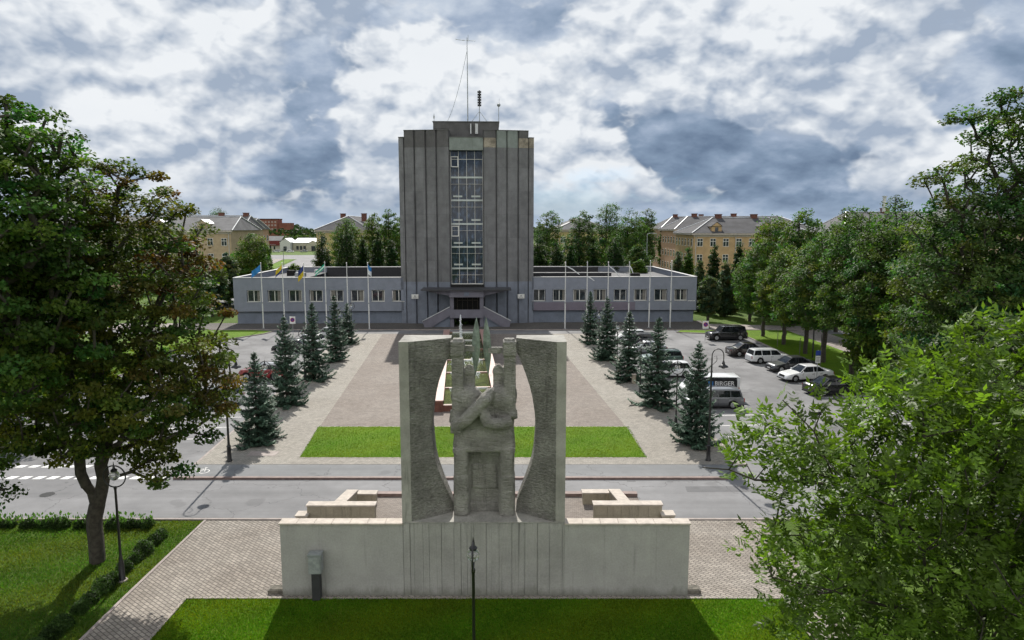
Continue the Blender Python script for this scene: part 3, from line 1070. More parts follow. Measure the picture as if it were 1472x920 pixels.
for xa, xb in ((.5, .68), (1.25, 1.66)):
    m = MB(); m.box(xa, xb, 2.6, 2.95, 28.1, 29.55); m.build('vent_pipe', M_METAL, bld)
# glazed strip
zg0, zg1 = 6.05, 25.35
gx = 2.30
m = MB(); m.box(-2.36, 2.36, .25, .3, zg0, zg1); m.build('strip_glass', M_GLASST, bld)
fr = MB()
for x in (-2.33, -1.17, 0, 1.17, 2.33):
    fr.box(x - .024, x + .024, -.02, .24, zg0, zg1)
SP = (zg1 - 2.35 - zg0 - .4) / 5
ledz = [A(671, y, 103.2).z for y in (254.5, 287.5, 321.5, 354.5, 385.5)]
for z in ledz:
    fr.box(-2.33, 2.33, .0, .235, z - 1.02, z - .99)
fr.box(-2.36, 2.36, -.3, .235, zg0 - .1, zg0)
fr.box(-2.36, 2.36, .0, .235, 24.1, 24.16)
fr.build('mullions', M_FRAME, bld)
for z in ledz:
    m = MB(); m.box(-2.31, 2.31, -.0, .22, z - .16, z + .08); m.build('floor_band', M_LEDGE, bld)
for z in ledz[1:]:
    for s in (-1, 1):
        m = MB(); m.box(s * 1.32 - .66, s * 1.32 + .66, .1, .2, z + .42, z + .66); m.build('inner_panel', M_LEDGE, bld)
for z in (A(671, 232, 103).z, A(671, 332, 103).z):
    m = MB()
    for a_, b_ in ((-2.3, -2.18), (-1.32, -1.2)):
        m.box(a_, b_, -.06, .1, z - .8, z + .75)
    m.box(-2.18, -1.32, -.06, .1, z + .63, z + .75)
    m.box(-2.18, -1.32, -.06, .1, z - .8, z - .68)
    m.build('opening_sash', M_FRAME, bld)
# entrance: canopy, landing and the double stair
m = MB()
m.box(-6.45, 6.35, -5.2, -.9, 5.42, 5.56)
m.build('canopy', material('canopy_metal', (.05, .05, .055), .5), bld)
m = MB()
for s in (-1, 1):
    m.prism([(s * 2.4, -4.6), (s * 2.55, -4.6), (s * 2.55, -1), (s * 2.4, -1)], 4.4, 5.41)
    v = [(s * 2.55, -4.4, 5.40), (s * 2.55, -4.4, 4.62), (s * 6.0, -4.4, 5.36), (s * 2.55, -4.1, 5.40), (s * 2.55, -4.1, 4.62), (s * 6.0, -4.1, 5.36)]
    m.add(v, [(0, 1, 2), (3, 5, 4), (0, 3, 4, 1), (1, 4, 5, 2), (2, 5, 3, 0)])
m.box(-2.4, 2.4, -4.8, -4.5, 4.45, 5.41)
m.build('canopy_fascia', M_CANO, bld)
for s in (-1, 1):
    m = MB(); m.box(s * 2.13 - .27, s * 2.13 + .27, -4.4, -3.7, .1, 4.45); m.build('column', M_CANO, bld)
    # stair flight with solid parapet
    m = MB()
    q = [(2.42, 3.0), (2.42, 1.75), (5.0, .12), (6.1, .12), (6.35, .95)]
    v = [(s * x, -4.5, z) for x, z in q] + [(s * x, -4.25, z) for x, z in q]
    n = len(q)
    m.add(v, [tuple(range(n)), tuple(range(n, 2 * n))[::-1]] + [(i, (i + 1) % n, n + (i + 1) % n, n + i) for i in range(n)])
    m.build('stair_parapet', M_CANO, bld)
    m = MB()
    v = [(s * x, y, z) for y in (-4.56, -4.2) for x, z in ((2.42, 3.0), (2.42, 3.1), (6.35, 1.05), (6.35, .95))]
    m.add(v, [(0, 1, 2, 3), (7, 6, 5, 4), (0, 4, 5, 1), (1, 5, 6, 2), (2, 6, 7, 3), (3, 7, 4, 0)])
    m.build('handrail', M_METAL, bld)
    m = MB()
    for k in range(10):
        m.box(min(s * (2.45 + k * .36), s * (2.81 + k * .36)), max(s * (2.45 + k * .36), s * (2.81 + k * .36)), -4.24, -2.4, .1, 2.1 - k * .2)
    m.build('steps', M_WINGB, bld)
m = MB(); m.box(-2.42, 2.42, -4.62, -4.42, 1.45, 2.65); m.build('landing_parapet', M_CANO, bld)
m = MB(); m.box(-1.84, 1.84, -4.3, -1.2, 1.5, 1.7); m.build('landing', M_WINGB, bld)
m = MB(); m.box(-2.40, 2.40, -.98, 1.4, .1, 5.95); m.build('entrance_recess', M_DARK, bld)
m = MB()
for x in (-1.5, -.75, 0, .75, 1.5):
    m.box(x - .04, x + .04, -1.06, -.99, 1.7, 4.2)
m.box(-1.5, 1.5, -1.06, -.99, 3.6, 3.7)
m.build('entrance_doors', material('bronze_frame', (.05, .04, .03), .4), bld)
m = MB(); m.box(-.35, .35, -4.83, -4.81, 4.65, 5.2); m.build('crest_plate', M_WINGB, bld)
for x in (-7.75, 7.95):
    m = MB(); m.box(x - .5, x + .5, -.75, -.6, 3.85, 4.5)
    m.build('name_plate', M_FRAME, bld)
    m = MB()
    m.lathe([(.01, -.01), (.13, -.01), (.13, .0), (.01, .0)], 12)
    m.v = [(x + vx, -.765 + vz, 4.25 + vy) for vx, vy, vz in m.v]
    for k in range(3):
        m.box(x - .3, x + .3, -.762, -.752, 3.92 + k * .055, 3.945 + k * .055)
    m.build('plate_lettering', material('plate_ink', (.35, .35, .36)), bld)

# wings
ZP = 6.95
for s in (-1, 1):
    xa, xb = (9.9, 34.45)
    m = MB()
    X0, X1 = min(s * xa, s * xb), max(s * xa, s * xb)
    zw0, zw1 = A(500, 432.6, 103.5).z, A(500, 416.4, 103.5).z
    zl = 1.95
    ws = [-31.55 + 3.045 * i for i in range(8)] if s < 0 else [10.65 + 3.06 * i for i in range(8)]
    # front wall with real openings
    xs = [X0] + [q for w in ws for q in (w - 1.0, w + 1.0)] + [X1]
    for i in range(0, len(xs) - 1):
        if i % 2 == 0:
            m.box(xs[i], xs[i + 1], 0, .35, zl, ZP)
        else:
            m.box(xs[i], xs[i + 1], 0, .35, zl, zw0)
            m.box(xs[i], xs[i + 1], 0, .35, zw1, ZP)
    m.box(s * xb - .35 if s > 0 else -xb, xb if s > 0 else -xb + .35, .35, 27.65, zl, ZP)
    m.box(X0, X1, 27.65, 28, zl, ZP)
    m.build('wing_wall', M_WING, bld)
    m = MB()
    m.box(X0 + (.3 if s < 0 else -.3), X1 - (.3 if s > 0 else -.3), .3, 27.7, 0, zl)
    m.build('wing_base', M_WINGB, bld)
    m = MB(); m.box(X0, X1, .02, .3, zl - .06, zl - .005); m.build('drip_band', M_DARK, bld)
    if s > 0:
        m = MB(); m.box(X0 + .0, X0 + 15.3, -.012, -.002, zl + .02, zw0 - .22); m.build('purple_band', M_WINGP, bld)
    # cappings
    m = MB()
    m.box(X0 - .05, X1 + .05, -.06, .42, ZP, ZP + .06)
    m.box(X0 - .05, X1 + .05, 27.55, 28.1, ZP + .0, ZP + .10)
    if s < 0:
        m.box(-xb - .06, -xb + .45, .42, 27.55, ZP, ZP + .06)
    else:
        m.box(xb - .45, xb + .06, .42, 27.55, ZP, ZP + .06)
        m.box(9.95, 23.8, 12.9, 13.3, 6.75, 6.85)
    m.build('parapet_capping', material('light_capping', (.5, .5, .5), .5), bld)
    cx = 27.0 if s < 0 else 23.8
    m = MB()
    if s < 0:
        m.box(-xb + .35, -cx, .35, 27.6, 5.9, 6.05)
        m.box(-cx, -9.95, .35, 8, 5.9, 6.05)
    else:
        m.box(cx, xb - .35, .35, 27.6, 5.9, 6.05)
        m.box(9.95, cx, .35, 11, 5.9, 6.05)
    m.build('roof', M_FELT, bld)
    m = MB()
    dk = material('yard_wall', (.045, .045, .05), .9)  # shade on the yard's camera-facing walls is put into this near-black colour
    if s < 0:
        m.box(-cx, -9.95, 27.4, 27.64, 3.0, ZP - .01)
        m.box(-cx, -9.95, 8, 27.4, 2.9, 3.0)
    else:
        m.box(9.95, cx, 27.4, 27.64, 3.0, ZP - .01)
        m.box(9.95, cx, 12.95, 13.25, 3.0, 6.75)
        m.box(9.95, cx, 11, 27.4, 2.9, 3.0)
    m.build('yard_wall', dk, bld)
    for i, w in enumerate(ws):
        wf = MB()
        h = zw1 - zw0
        wf.box(-.92, -.85, 0, .08, 0, h); wf.box(.85, .92, 0, .08, 0, h)
        wf.box(-.85, .85, 0, .08, h - .07, h); wf.box(-.85, .85, 0, .08, 0, .07)
        wf.box(-.05, .05, -.01, .08, .07, h - .07)
        wf.box(-1.0, 1.0, -.24, -.0, -.05, .0)
        wo = wf.build('window', M_FRAME, bld)
        wo.location = (w, .2, zw0)
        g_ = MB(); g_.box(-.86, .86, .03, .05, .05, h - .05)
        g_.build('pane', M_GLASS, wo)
        rnd = random.Random(int(w * 10))
        if rnd.random() < .6:
            c_ = MB()
            k = rnd.choice((0, 1, 2))
            if k in (0, 2):
                c_.box(-.82, -.82 + rnd.uniform(.2, .6), .022, .03, .07, h - .07)
            if k == 2:
                c_.build('curtain', material('curtain', (.20, .19, .17), .9), wo); c_ = MB()
            if k in (1, 2):
                c_.box(.82 - rnd.uniform(.2, .6), .82, .022, .03, .07, h - .07)
            c_.build('curtain', material('curtain', (.20, .19, .17), .9), wo)
m = MB()
m.box(-20.9, -15.5, 27.38, 27.4, 3, 6)
# rooftop plant
for x, y, w, d, h, mt in ((-29.4, 14.5, 1.6, 1.2, .7, M_STEEL), (-31.6, 17.5, 1.2, 1.2, .9, M_DARK), (-28.5, 24, .8, .8, .6, M_METAL), (27.5, 15.0, 1.6, .8, .45, M_DARK), (-30.2, 18, .5, .5, .8, M_STEEL)):
    m = MB(); m.box(x, x + w, y, y + d, 6.05, 6.05 + h); m.box(x + .1, x + w - .1, y + .1, y + d - .1, 6.05 + h, 6.1 + h)
    m.build('roof_unit', mt, bld)
m = MB(); m.box(34.0, 34.25, -.02, 0, 3.3, 3.4); m.box(33.2, 33.9, -.02, 0, 3.3, 3.4)
m.build('wall_sign', M_FRAME, bld)


def bpos(x, y, z=0):
    return B0 + Vector((x * math.cos(BR) - y * math.sin(BR), x * math.sin(BR) + y * math.cos(BR), z))


# roof antennas (each stands on the penthouse)
def on_roof(px, py, Y=107.5):
    return A(px, py, Y)


t = thing('antenna_mast', 'tall thin mast with a cross antenna and a slack guy cable on the tower roof', 'antenna', (0, 0, 0))
p = on_roof(672.5, 175); zt_ = on_roof(671, 54).z
t.location = (p.x, 107.5, 29.95)
h = zt_ - 29.95
m = MB(); m.tube([(0, 0, 0), (0, 0, h * .5), (-.03, 0, h)], [.09, .07, .045], 6); m.build('mast', M_STEEL, t)
m = MB(); m.tube([(-1.75, 0, h - .25), (-.4, 0, h - .42)], .035, 5); m.tube([(-.6, 0, h - .35), (1.25, 0, h - .5)], .03, 5); m.tube([(.12, 0, h - .6), (.14, 0, h + .4)], .03, 5); m.build('antenna_arms', M_STEEL, t)
m = MB()
q = [(-3.15 + 3.1 * u, .2, .1 + (h - 1.9) * (u ** 1.75 * .55 + u * .45 - 0.0)) for u in [i / 14 for i in range(15)]]
m.tube(q, .03, 4); m.build('guy_cable', M_STEEL, t)
t = thing('siren_mast', 'black louvred siren horn stack on a tripod on the tower roof', 'siren', (on_roof(689.5, 175).x, 107.0, 29.95))
z0_, z1_ = on_roof(690, 153, 107).z - 29.95, on_roof(690, 130, 107).z - 29.95
m = MB(); m.tube([(0, 0, 0), (0, 0, z0_ + .1)], .06, 6)
for a_ in (-1, 1):
    m.tube([(a_ * 1.15, -.3, 0), (0, 0, 1.55)], .035, 5)
m.tube([(0, 1, 0), (0, 0, 1.5)], .035, 5)
m.build('tripod', M_STEEL, t)
for k in range(6):
    zz = z0_ + (z1_ - z0_) * k / 6
    m = MB(); m.lathe([(.05, zz), (.30, zz + .05), (.26, zz + .2), (.10, zz + .34), (.1, zz + .39)], 10); m.box(-.28, .28, -.05, .05, zz + .1, zz + .3); m.build('horn', M_BLACK, t)
t = thing('ball_antenna', 'thin pole with a small grey ball at the right end of the tower roof', 'antenna', (on_roof(717, 175).x, 107.0, 29.95))
zb = on_roof(717, 151, 107).z - 29.95
m = MB(); m.tube([(0, 0, 0), (0, 0, zb)], .05, 6); m.build('pole', M_STEEL, t)
m = MB(); m.sphere((0, 0, zb), .27, 12); m.tube([(0, 0, zb), (.12, 0, zb + .9)], .02, 4); m.build('ball', M_STEEL, t, smooth=True)
t = thing('rod_antenna', 'small rod antenna at the left end of the tower roof', 'antenna', (on_roof(624.5, 175).x, 107.0, 29.95))
m = MB(); m.tube([(0, 0, 0), (0, 0, 1.2)], .035, 5); m.box(-.1, .1, -.05, .05, .5, .9); m.build('rod', M_STEEL, t)

# ------------------------------------------------------------ vegetation
def leaves_mesh(name, P, N, T, size, col, aspect=0.55, fold=False, mat=None, parent=None, taper=.5):
    """P centres, N normals, T long axes, size lengths, col rgb per leaf"""
    n = len(P)
    N = N / np.linalg.norm(N, axis=1, keepdims=True)
    B = np.cross(N, T)
    B /= np.linalg.norm(B, axis=1, keepdims=True) + 1e-9
    T = np.cross(B, N)
    L = size[:, None] * .5
    W = L * aspect
    if fold:
        pts = [P - T * L, P + B * W - N * W * .25 - T * L * .1, P + T * L, P - B * W - N * W * .25 - T * L * .1]
        V = np.stack(pts, 1).reshape(-1, 3)
        F = np.stack([np.arange(n) * 4 + k for k in (0, 1, 2, 0, 2, 3)], 1).reshape(-1)
        nf, per = 2 * n, 3
        cc = np.repeat(col, 2, 0)
    else:
        pts = [P - T * L, P + B * W + T * L * .1 * 1, P + T * L, P - B * W + T * L * .1]
        V = np.stack(pts, 1).reshape(-1, 3)
        F = np.arange(n * 4)
        nf, per = n, 4
        cc = col
    me = bpy.data.meshes.new(name)
    me.vertices.add(len(V))
    me.vertices.foreach_set('co', V.astype(np.float32).ravel())
    me.loops.add(nf * per)
    me.loops.foreach_set('vertex_index', F.astype(np.int32))
    me.polygons.add(nf)
    me.polygons.foreach_set('loop_start', (np.arange(nf) * per).astype(np.int32))
    me.polygons.foreach_set('loop_total', np.full(nf, per, np.int32))
    at = me.attributes.new('leafcol', 'FLOAT_COLOR', 'FACE')
    at.data.foreach_set('color', np.concatenate([cc, np.ones((nf, 1))], 1).astype(np.float32).ravel())
    me.materials.append(mat or M_LEAF)
    me.update()
    me.validate()
    return link(name, me, parent)


def skeleton(stems, clumps, rng, axisbase, r_tip=.018, expo=2.35, lift=.25):
    """grow limbs from the stems to every clump; returns node positions, parents and radii"""
    pos, par, plen = [], [], []
    for st in stems:
        prev = -1
        if pos and st[0] is not None:
            d = [np.linalg.norm(np.array(st[0]) - q) for q in pos]
            prev = int(np.argmin(d))
            st = st[1:]
        for p in st:
            p = np.array(p, float)
            if prev >= 0:
                a = pos[prev]
                k = max(1, int(np.linalg.norm(p - a) / .5))
                for i in range(1, k + 1):
                    q = a + (p - a) * i / k + rng.normal(0, .03, 3) * (i < k)
                    pos.append(q); par.append(prev); plen.append(plen[prev] + np.linalg.norm(q - pos[prev])); prev = len(pos) - 1
            else:
                pos.append(p); par.append(-1); plen.append(0.0); prev = len(pos) - 1
    zmin = axisbase[2]
    order = np.argsort([np.linalg.norm((c - axisbase) * np.array([1, 1, .7])) for c in clumps])
    cnodes = np.zeros(len(clumps), int)
    for ci in order:
        c = clumps[ci]
        Pn = np.array(pos)
        d = np.linalg.norm(Pn - c, axis=1)
        up = np.maximum(Pn[:, 2] - (c[2] - .15 * d), 0)
        low = (Pn[:, 2] < zmin) * 50
        cost = d + .22 * np.array(plen) + 1.1 * up + low
        k = int(np.argmin(cost))
        a = pos[k]
        L = np.linalg.norm(c - a)
        n = max(1, int(L / .7))
        prev = k
        for i in range(1, n + 1):
            u = i / n
            q = a + (c - a) * u
            q = q + np.array([0, 0, -lift * L * .35 * math.sin(math.pi * u)]) + rng.normal(0, .05 * min(L, 2), 3) * (i < n)
            pos.append(q); par.append(prev); plen.append(plen[prev] + L / n); prev = len(pos) - 1
        cnodes[ci] = prev
    n = len(pos)
    acc = np.zeros(n)
    for i in range(n - 1, -1, -1):
        if acc[i] == 0:
            acc[i] = r_tip ** expo
        if par[i] >= 0:
            acc[par[i]] += acc[i]
    return np.array(pos), np.array(par), acc ** (1 / expo), cnodes


def limbs_mesh(name, pos, par, rad, mat, parent, base_r=None, minr=0.0, sides=6):
    if base_r:
        rad = rad * (base_r / rad[0])
        rad = np.maximum(rad, .009)
    idx = [i for i in range(len(pos)) if par[i] >= 0 and rad[i] >= minr]
    A0 = pos[[par[i] for i in idx]]
    B0_ = pos[idx]
    ra = np.array([min(rad[par[i]], rad[i] * 1.35) for i in idx])
    rb = rad[idx]
    D = B0_ - A0
    ln = np.linalg.norm(D, axis=1, keepdims=True) + 1e-9
    D = D / ln
    A0 = A0 - D * ra[:, None] * .35
    ref = np.where(np.abs(D[:, 2:3]) > .9, np.array([[1., 0, 0]]), np.array([[0, 0, 1.]]))
    U = np.cross(D, ref); U /= np.linalg.norm(U, axis=1, keepdims=True)
    W = np.cross(D, U)
    V = []
    for k in range(sides):
        a = 2 * math.pi * k / sides
        o = U * math.cos(a) + W * math.sin(a)
        V.append(A0 + o * ra[:, None])
    for k in range(sides):
        a = 2 * math.pi * k / sides
        o = U * math.cos(a) + W * math.sin(a)
        V.append(B0_ + o * rb[:, None])
    V = np.stack(V, 1)
    n = len(idx)
    base = (np.arange(n) * 2 * sides)[:, None]
    F = []
    for k in range(sides):
        j = (k + 1) % sides
        F.append(np.concatenate([base + k, base + j, base + sides + j, base + sides + k], 1))
    F = np.stack(F, 1).reshape(-1)
    me = bpy.data.meshes.new(name)
    me.vertices.add(n * 2 * sides)
    me.vertices.foreach_set('co', V.astype(np.float32).ravel())
    nf = n * sides
    me.loops.add(nf * 4)
    me.loops.foreach_set('vertex_index', F.astype(np.int32))
    me.polygons.add(nf)
    me.polygons.foreach_set('loop_start', (np.arange(nf) * 4).astype(np.int32))
    me.polygons.foreach_set('loop_total', np.full(nf, 4, np.int32))
    me.polygons.foreach_set('use_smooth', [True] * nf)
    me.materials.append(mat)
    me.update()
    return link(name, me, parent)


def clump_points(ells, n, rng, shell=.62):
    """clump centres in a union of ellipsoids, most of them towards the outside, spaced apart"""
    vol = np.array([e[1][0] * e[1][1] * e[1][2] for e in ells]) ** .8
    pr = vol / vol.sum()
    out = []
    tries = 0
    dmin = (sum(vol) ** (1 / .8 / 3)) * 1.25 / n ** (1 / 3)
    while len(out) < n and tries < n * 60:
        tries += 1
        e = ells[rng.choice(len(ells), p=pr)]
        d = rng.normal(0, 1, 3); d /= np.linalg.norm(d)
        r = shell + (1 - shell) * rng.random() if rng.random() < .8 else rng.random() * shell
        r *= 1 + rng.normal(0, .05)
        p = np.array(e[0]) + d * np.array(e[1]) * r
        if out and tries < n * 50:
            q = np.array(out)
            if np.min(np.linalg.norm(q - p, axis=1)) < dmin * .8:
                continue
        out.append(p)
    return np.array(out)


def broadleaf(name, label, cat, base, ells, nclump, nleaf, leaf, kind, seed, stems, base_r, crad=.55, bark=None, mat=None,
              group=None, autumn=None, flat=.6, minr=.0, shell=.62, aspect=.6, fold=False, droop=0.2, tonevar=.22, lift=.25, scaleclump=None):
    rng = np.random.default_rng(seed)
    base = np.array(base, float)
    t = thing(name, label, cat, tuple(base), 0, group)
    cl = clump_points([(np.array(e[0]), np.array(e[1])) for e in ells], nclump, rng, shell)
    cl = cl[cl[:, 2] > .4]
    ab = np.array(stems[0][-1], float)
    pos, par, rad, cn = skeleton(stems, cl, rng, ab, lift=lift)
    limbs_mesh('trunk', pos, par, rad, bark or M_BARK, t, base_r, minr)
    nl = len(cl) * nleaf
    ci = np.repeat(np.arange(len(cl)), nleaf)
    cs = rng.uniform(.7, 1.3, len(cl)) * crad
    off = rng.normal(0, 1, (nl, 3))
    off /= np.linalg.norm(off, axis=1, keepdims=True)
    off *= (rng.random((nl, 1)) ** .45)
    off *= cs[ci][:, None] * np.array([1.15, 1.15, flat])
    P = cl[ci] + off
    P[:, 2] -= droop * (np.abs(off[:, 0]) + np.abs(off[:, 1])) * .5
    cen = np.mean(cl, 0)
    outw = P - cen
    outw /= np.linalg.norm(outw, axis=1, keepdims=True)
    N = rng.normal(0, .55, (nl, 3)) + np.array([0, 0, .75]) + outw * .45
    T = rng.normal(0, 1, (nl, 3)) + outw * .6 + np.array([0, 0, -.5])
    c, v = leafcolor(kind)
    c = np.array(c)
    tone = (1 + rng.normal(0, tonevar, len(cl)))[ci] * (1 + rng.normal(0, v * .6, nl))
    tone = np.clip(tone, .4, 2.0)
    hue = rng.normal(0, .13, len(cl))[ci] + rng.normal(0, .06, nl)
    C = c[None, :] * tone[:, None]
    C[:, 0] *= np.clip(1 + hue * 1.5, .5, 2)
    C[:, 2] *= np.clip(1 - hue, .5, 2)
    if autumn is not None:
        a = autumn(cl, rng)[ci] * rng.uniform(.5, 1.2, nl)
        a = np.clip(a, 0, 1)[:, None]
        C = C * (1 - a) + np.array([[.15, .045, .016]]) * tone[:, None] * a
    S = leaf * rng.uniform(.65, 1.3, nl)
    leaves_mesh('crown', P, N, T, S, C, aspect, fold, mat, t)
    return t


# --- the two big maples on the left
mb0 = G(140, 808)
fz = A(150, 735, mb0.y).z


def loc(px, py, Y, b=mb0):
    p = A(px, py, Y)
    return (p.x - b.x, p.y - b.y, p.z)


Ym = mb0.y
stems = [[(0, 0, -.1), (.02, 0, .5), (.03, 0, 2.0), loc(146, 705, Ym)],
         [loc(146, 705, Ym), loc(146, 650, Ym - .1), loc(142, 600, Ym), loc(145, 520, Ym), loc(150, 430, Ym), loc(160, 330, Ym), loc(170, 270, Ym)],
         [loc(142, 735, Ym), loc(116, 680, Ym - .2), loc(113, 640, Ym - .3), loc(105, 560, Ym - .6), loc(95, 450, Ym - .8)],
         [loc(146, 665, Ym), loc(165, 610, Ym + .2), loc(190, 540, Ym + .4), loc(225, 450, Ym + .4)],
         [loc(146, 655, Ym - .1), loc(180, 630, Ym - .7), loc(215, 640, Ym - 1.2)]]


def el(px, py, Y, rx, ry, rz, b=mb0):
    p = A(px, py, Y)
    return ((p.x - b.x, p.y - b.y, p.z), (rx, ry, rz))


def autumn_maple(cl, rng):
    x, z = cl[:, 0], cl[:, 2]
    edge = np.clip((x - 1.0 + (z - 9) * .35) / 4.0, 0, 1) * (rng.random(len(cl)) < .42)
    return edge * rng.uniform(.1, .8, len(cl))


broadleaf('maple_tree', 'large maple with reddish branch tips and a forked trunk on the left lawn', 'tree', mb0,
          [el(165, 400, Ym, 3.3, 3.6, 4.0), el(215, 430, Ym + .6, 2.7, 3, 4.3), el(225, 545, Ym, 3.0, 3.4, 2.6), el(90, 540, Ym, 3.6, 3.2, 3.2),
           el(190, 300, Ym + .4, 1.9, 2.2, 2.0), el(228, 655, Ym - .6, .85, 1.1, 1.7), el(300, 560, Ym + .8, 1.0, 1.4, 2.4), el(130, 620, Ym + .4, 3.6, 2.5, .9), el(20, 600, Ym, 1.6, 2.2, 1.6)],
          430, 165, .16, 'maple', 11, stems, .31, .55, autumn=autumn_maple, flat=.55, shell=.70, lift=.2, aspect=.8)

b2 = Vector((-21.2, 24.0, 0))
stems = [[(0, 0, -.1), (0, 0, 3.0), (.1, 0, 5.0)], [(.1, 0, 5), (.4, 0, 8), (.8, 0, 12), (1.2, 0, 15.5)], [(.1, 0, 5), (-1.2, .2, 8), (-1.5, .3, 13)], [(.1, 0, 4.6), (1.8, .3, 7.5), (3.0, .5, 11)]]
broadleaf('maple_tree', 'tall fresh green maple cut by the left edge of the picture', 'tree', b2,
          [el(-10, 300, 24, 3.0, 3.6, 3.6, b2), el(45, 260, 24, 1.9, 2.6, 2.2, b2), el(-30, 430, 24, 4.0, 3.6, 3.4, b2), el(20, 330, 23.5, 2.3, 2.4, 1.8, b2), el(-20, 190, 24.3, 2.2, 2.4, 1.3, b2),
           el(-22, 690, 24, .75, 1, 1.2, b2)],
          420, 160, .165, 'green', 12, stems, .42, .55, flat=.5, shell=.66, aspect=.7)

# dark trees that close the view between the two and behind the maple
for i, (x, y, h, r, kd, lb) in enumerate((
        (-41.5, 60, 15, 4.2, 'dark', 'dark tree seen through the gaps low in the left maple crown'),
        (-42, 72, 16, 4.2, 'olive', 'olive green tree behind the left maple beside the car park'),
        (-41, 84, 14, 3.8, 'green', 'round green tree behind the left maple, farthest along the car park'),
        (-34, 48.5, 10, 3.2, 'dark', 'smaller dark tree behind the trunk of the left maple'))):
    broadleaf('verge_tree', lb, 'tree', (x, y, .1), [((0, 0, h * .62), (r, r, h * .36))], 130, 60, .30, kd, 40 + i,
              [[(0, 0, -.1), (0, 0, h * .28)], [(0, 0, h * .28), (.1, 0, h * .85)]], .2, .8, minr=.02)

# --- big lime at the right
b3 = Vector((27.8, 37.5, 0))
stems = [[(0, 0, -.1), (0, 0, 4.0)], [(0, 0, 4.0), (.1, 0, 9), (-.2, 0, 14), loc(1420, 230, 37.5, b3)], [(0, 0, 5), (-2, .2, 9), (-3.5, .3, 13)], [(0, 0, 5), (2.5, 0, 9), (3, 0, 13)],
         [(-.1, 0, 12), loc(1385, 300, 37.2, b3), loc(1350, 330, 37, b3)]]
broadleaf('lime_tree', 'towering dark green lime with sparse top twigs at the right edge', 'tree', b3,
          [el(1430, 440, 37.5, 4.4, 4, 3.6, b3), el(1400, 330, 37.5, 2.8, 3, 2.5, b3), el(1440, 235, 37.5, 1.9, 2.4, 2.6, b3), el(1470, 170, 37.5, 1.6, 2, 1.9, b3), el(1365, 520, 37.5, 3.0, 3.4, 2.6, b3),
           el(1470, 330, 38, 3, 3, 3.4, b3), el(1345, 250, 37.3, .9, 1.2, .75, b3), el(1395, 170, 37.4, .8, 1.1, .8, b3), el(1325, 390, 37.3, 1.2, 1.8, 1.2, b3), el(1450, 640, 37.4, 3.6, 3.0, 1.6, b3)],
          560, 140, .19, 'dark', 13, stems, .42, .62, flat=.6, shell=.66, aspect=.7)
b4 = Vector((36.5, 44.5, .1))
broadleaf('lime_tree', 'broad shaded lime between the towering one and the parked cars', 'tree', b4,
          [((-1.5, 0, 8.5), (4.2, 4, 3.8)), ((.5, 0, 11.0), (3, 3, 3.2))], 240, 110, .22, 'dark', 14,
          [[(0, 0, -.1), (0, 0, 3.2)], [(0, 0, 3.2), (0, 0, 11.5)]], .3, .75)

# --- foreground ash, close to the camera
b5 = Vector((7.6, 9.9, 0))


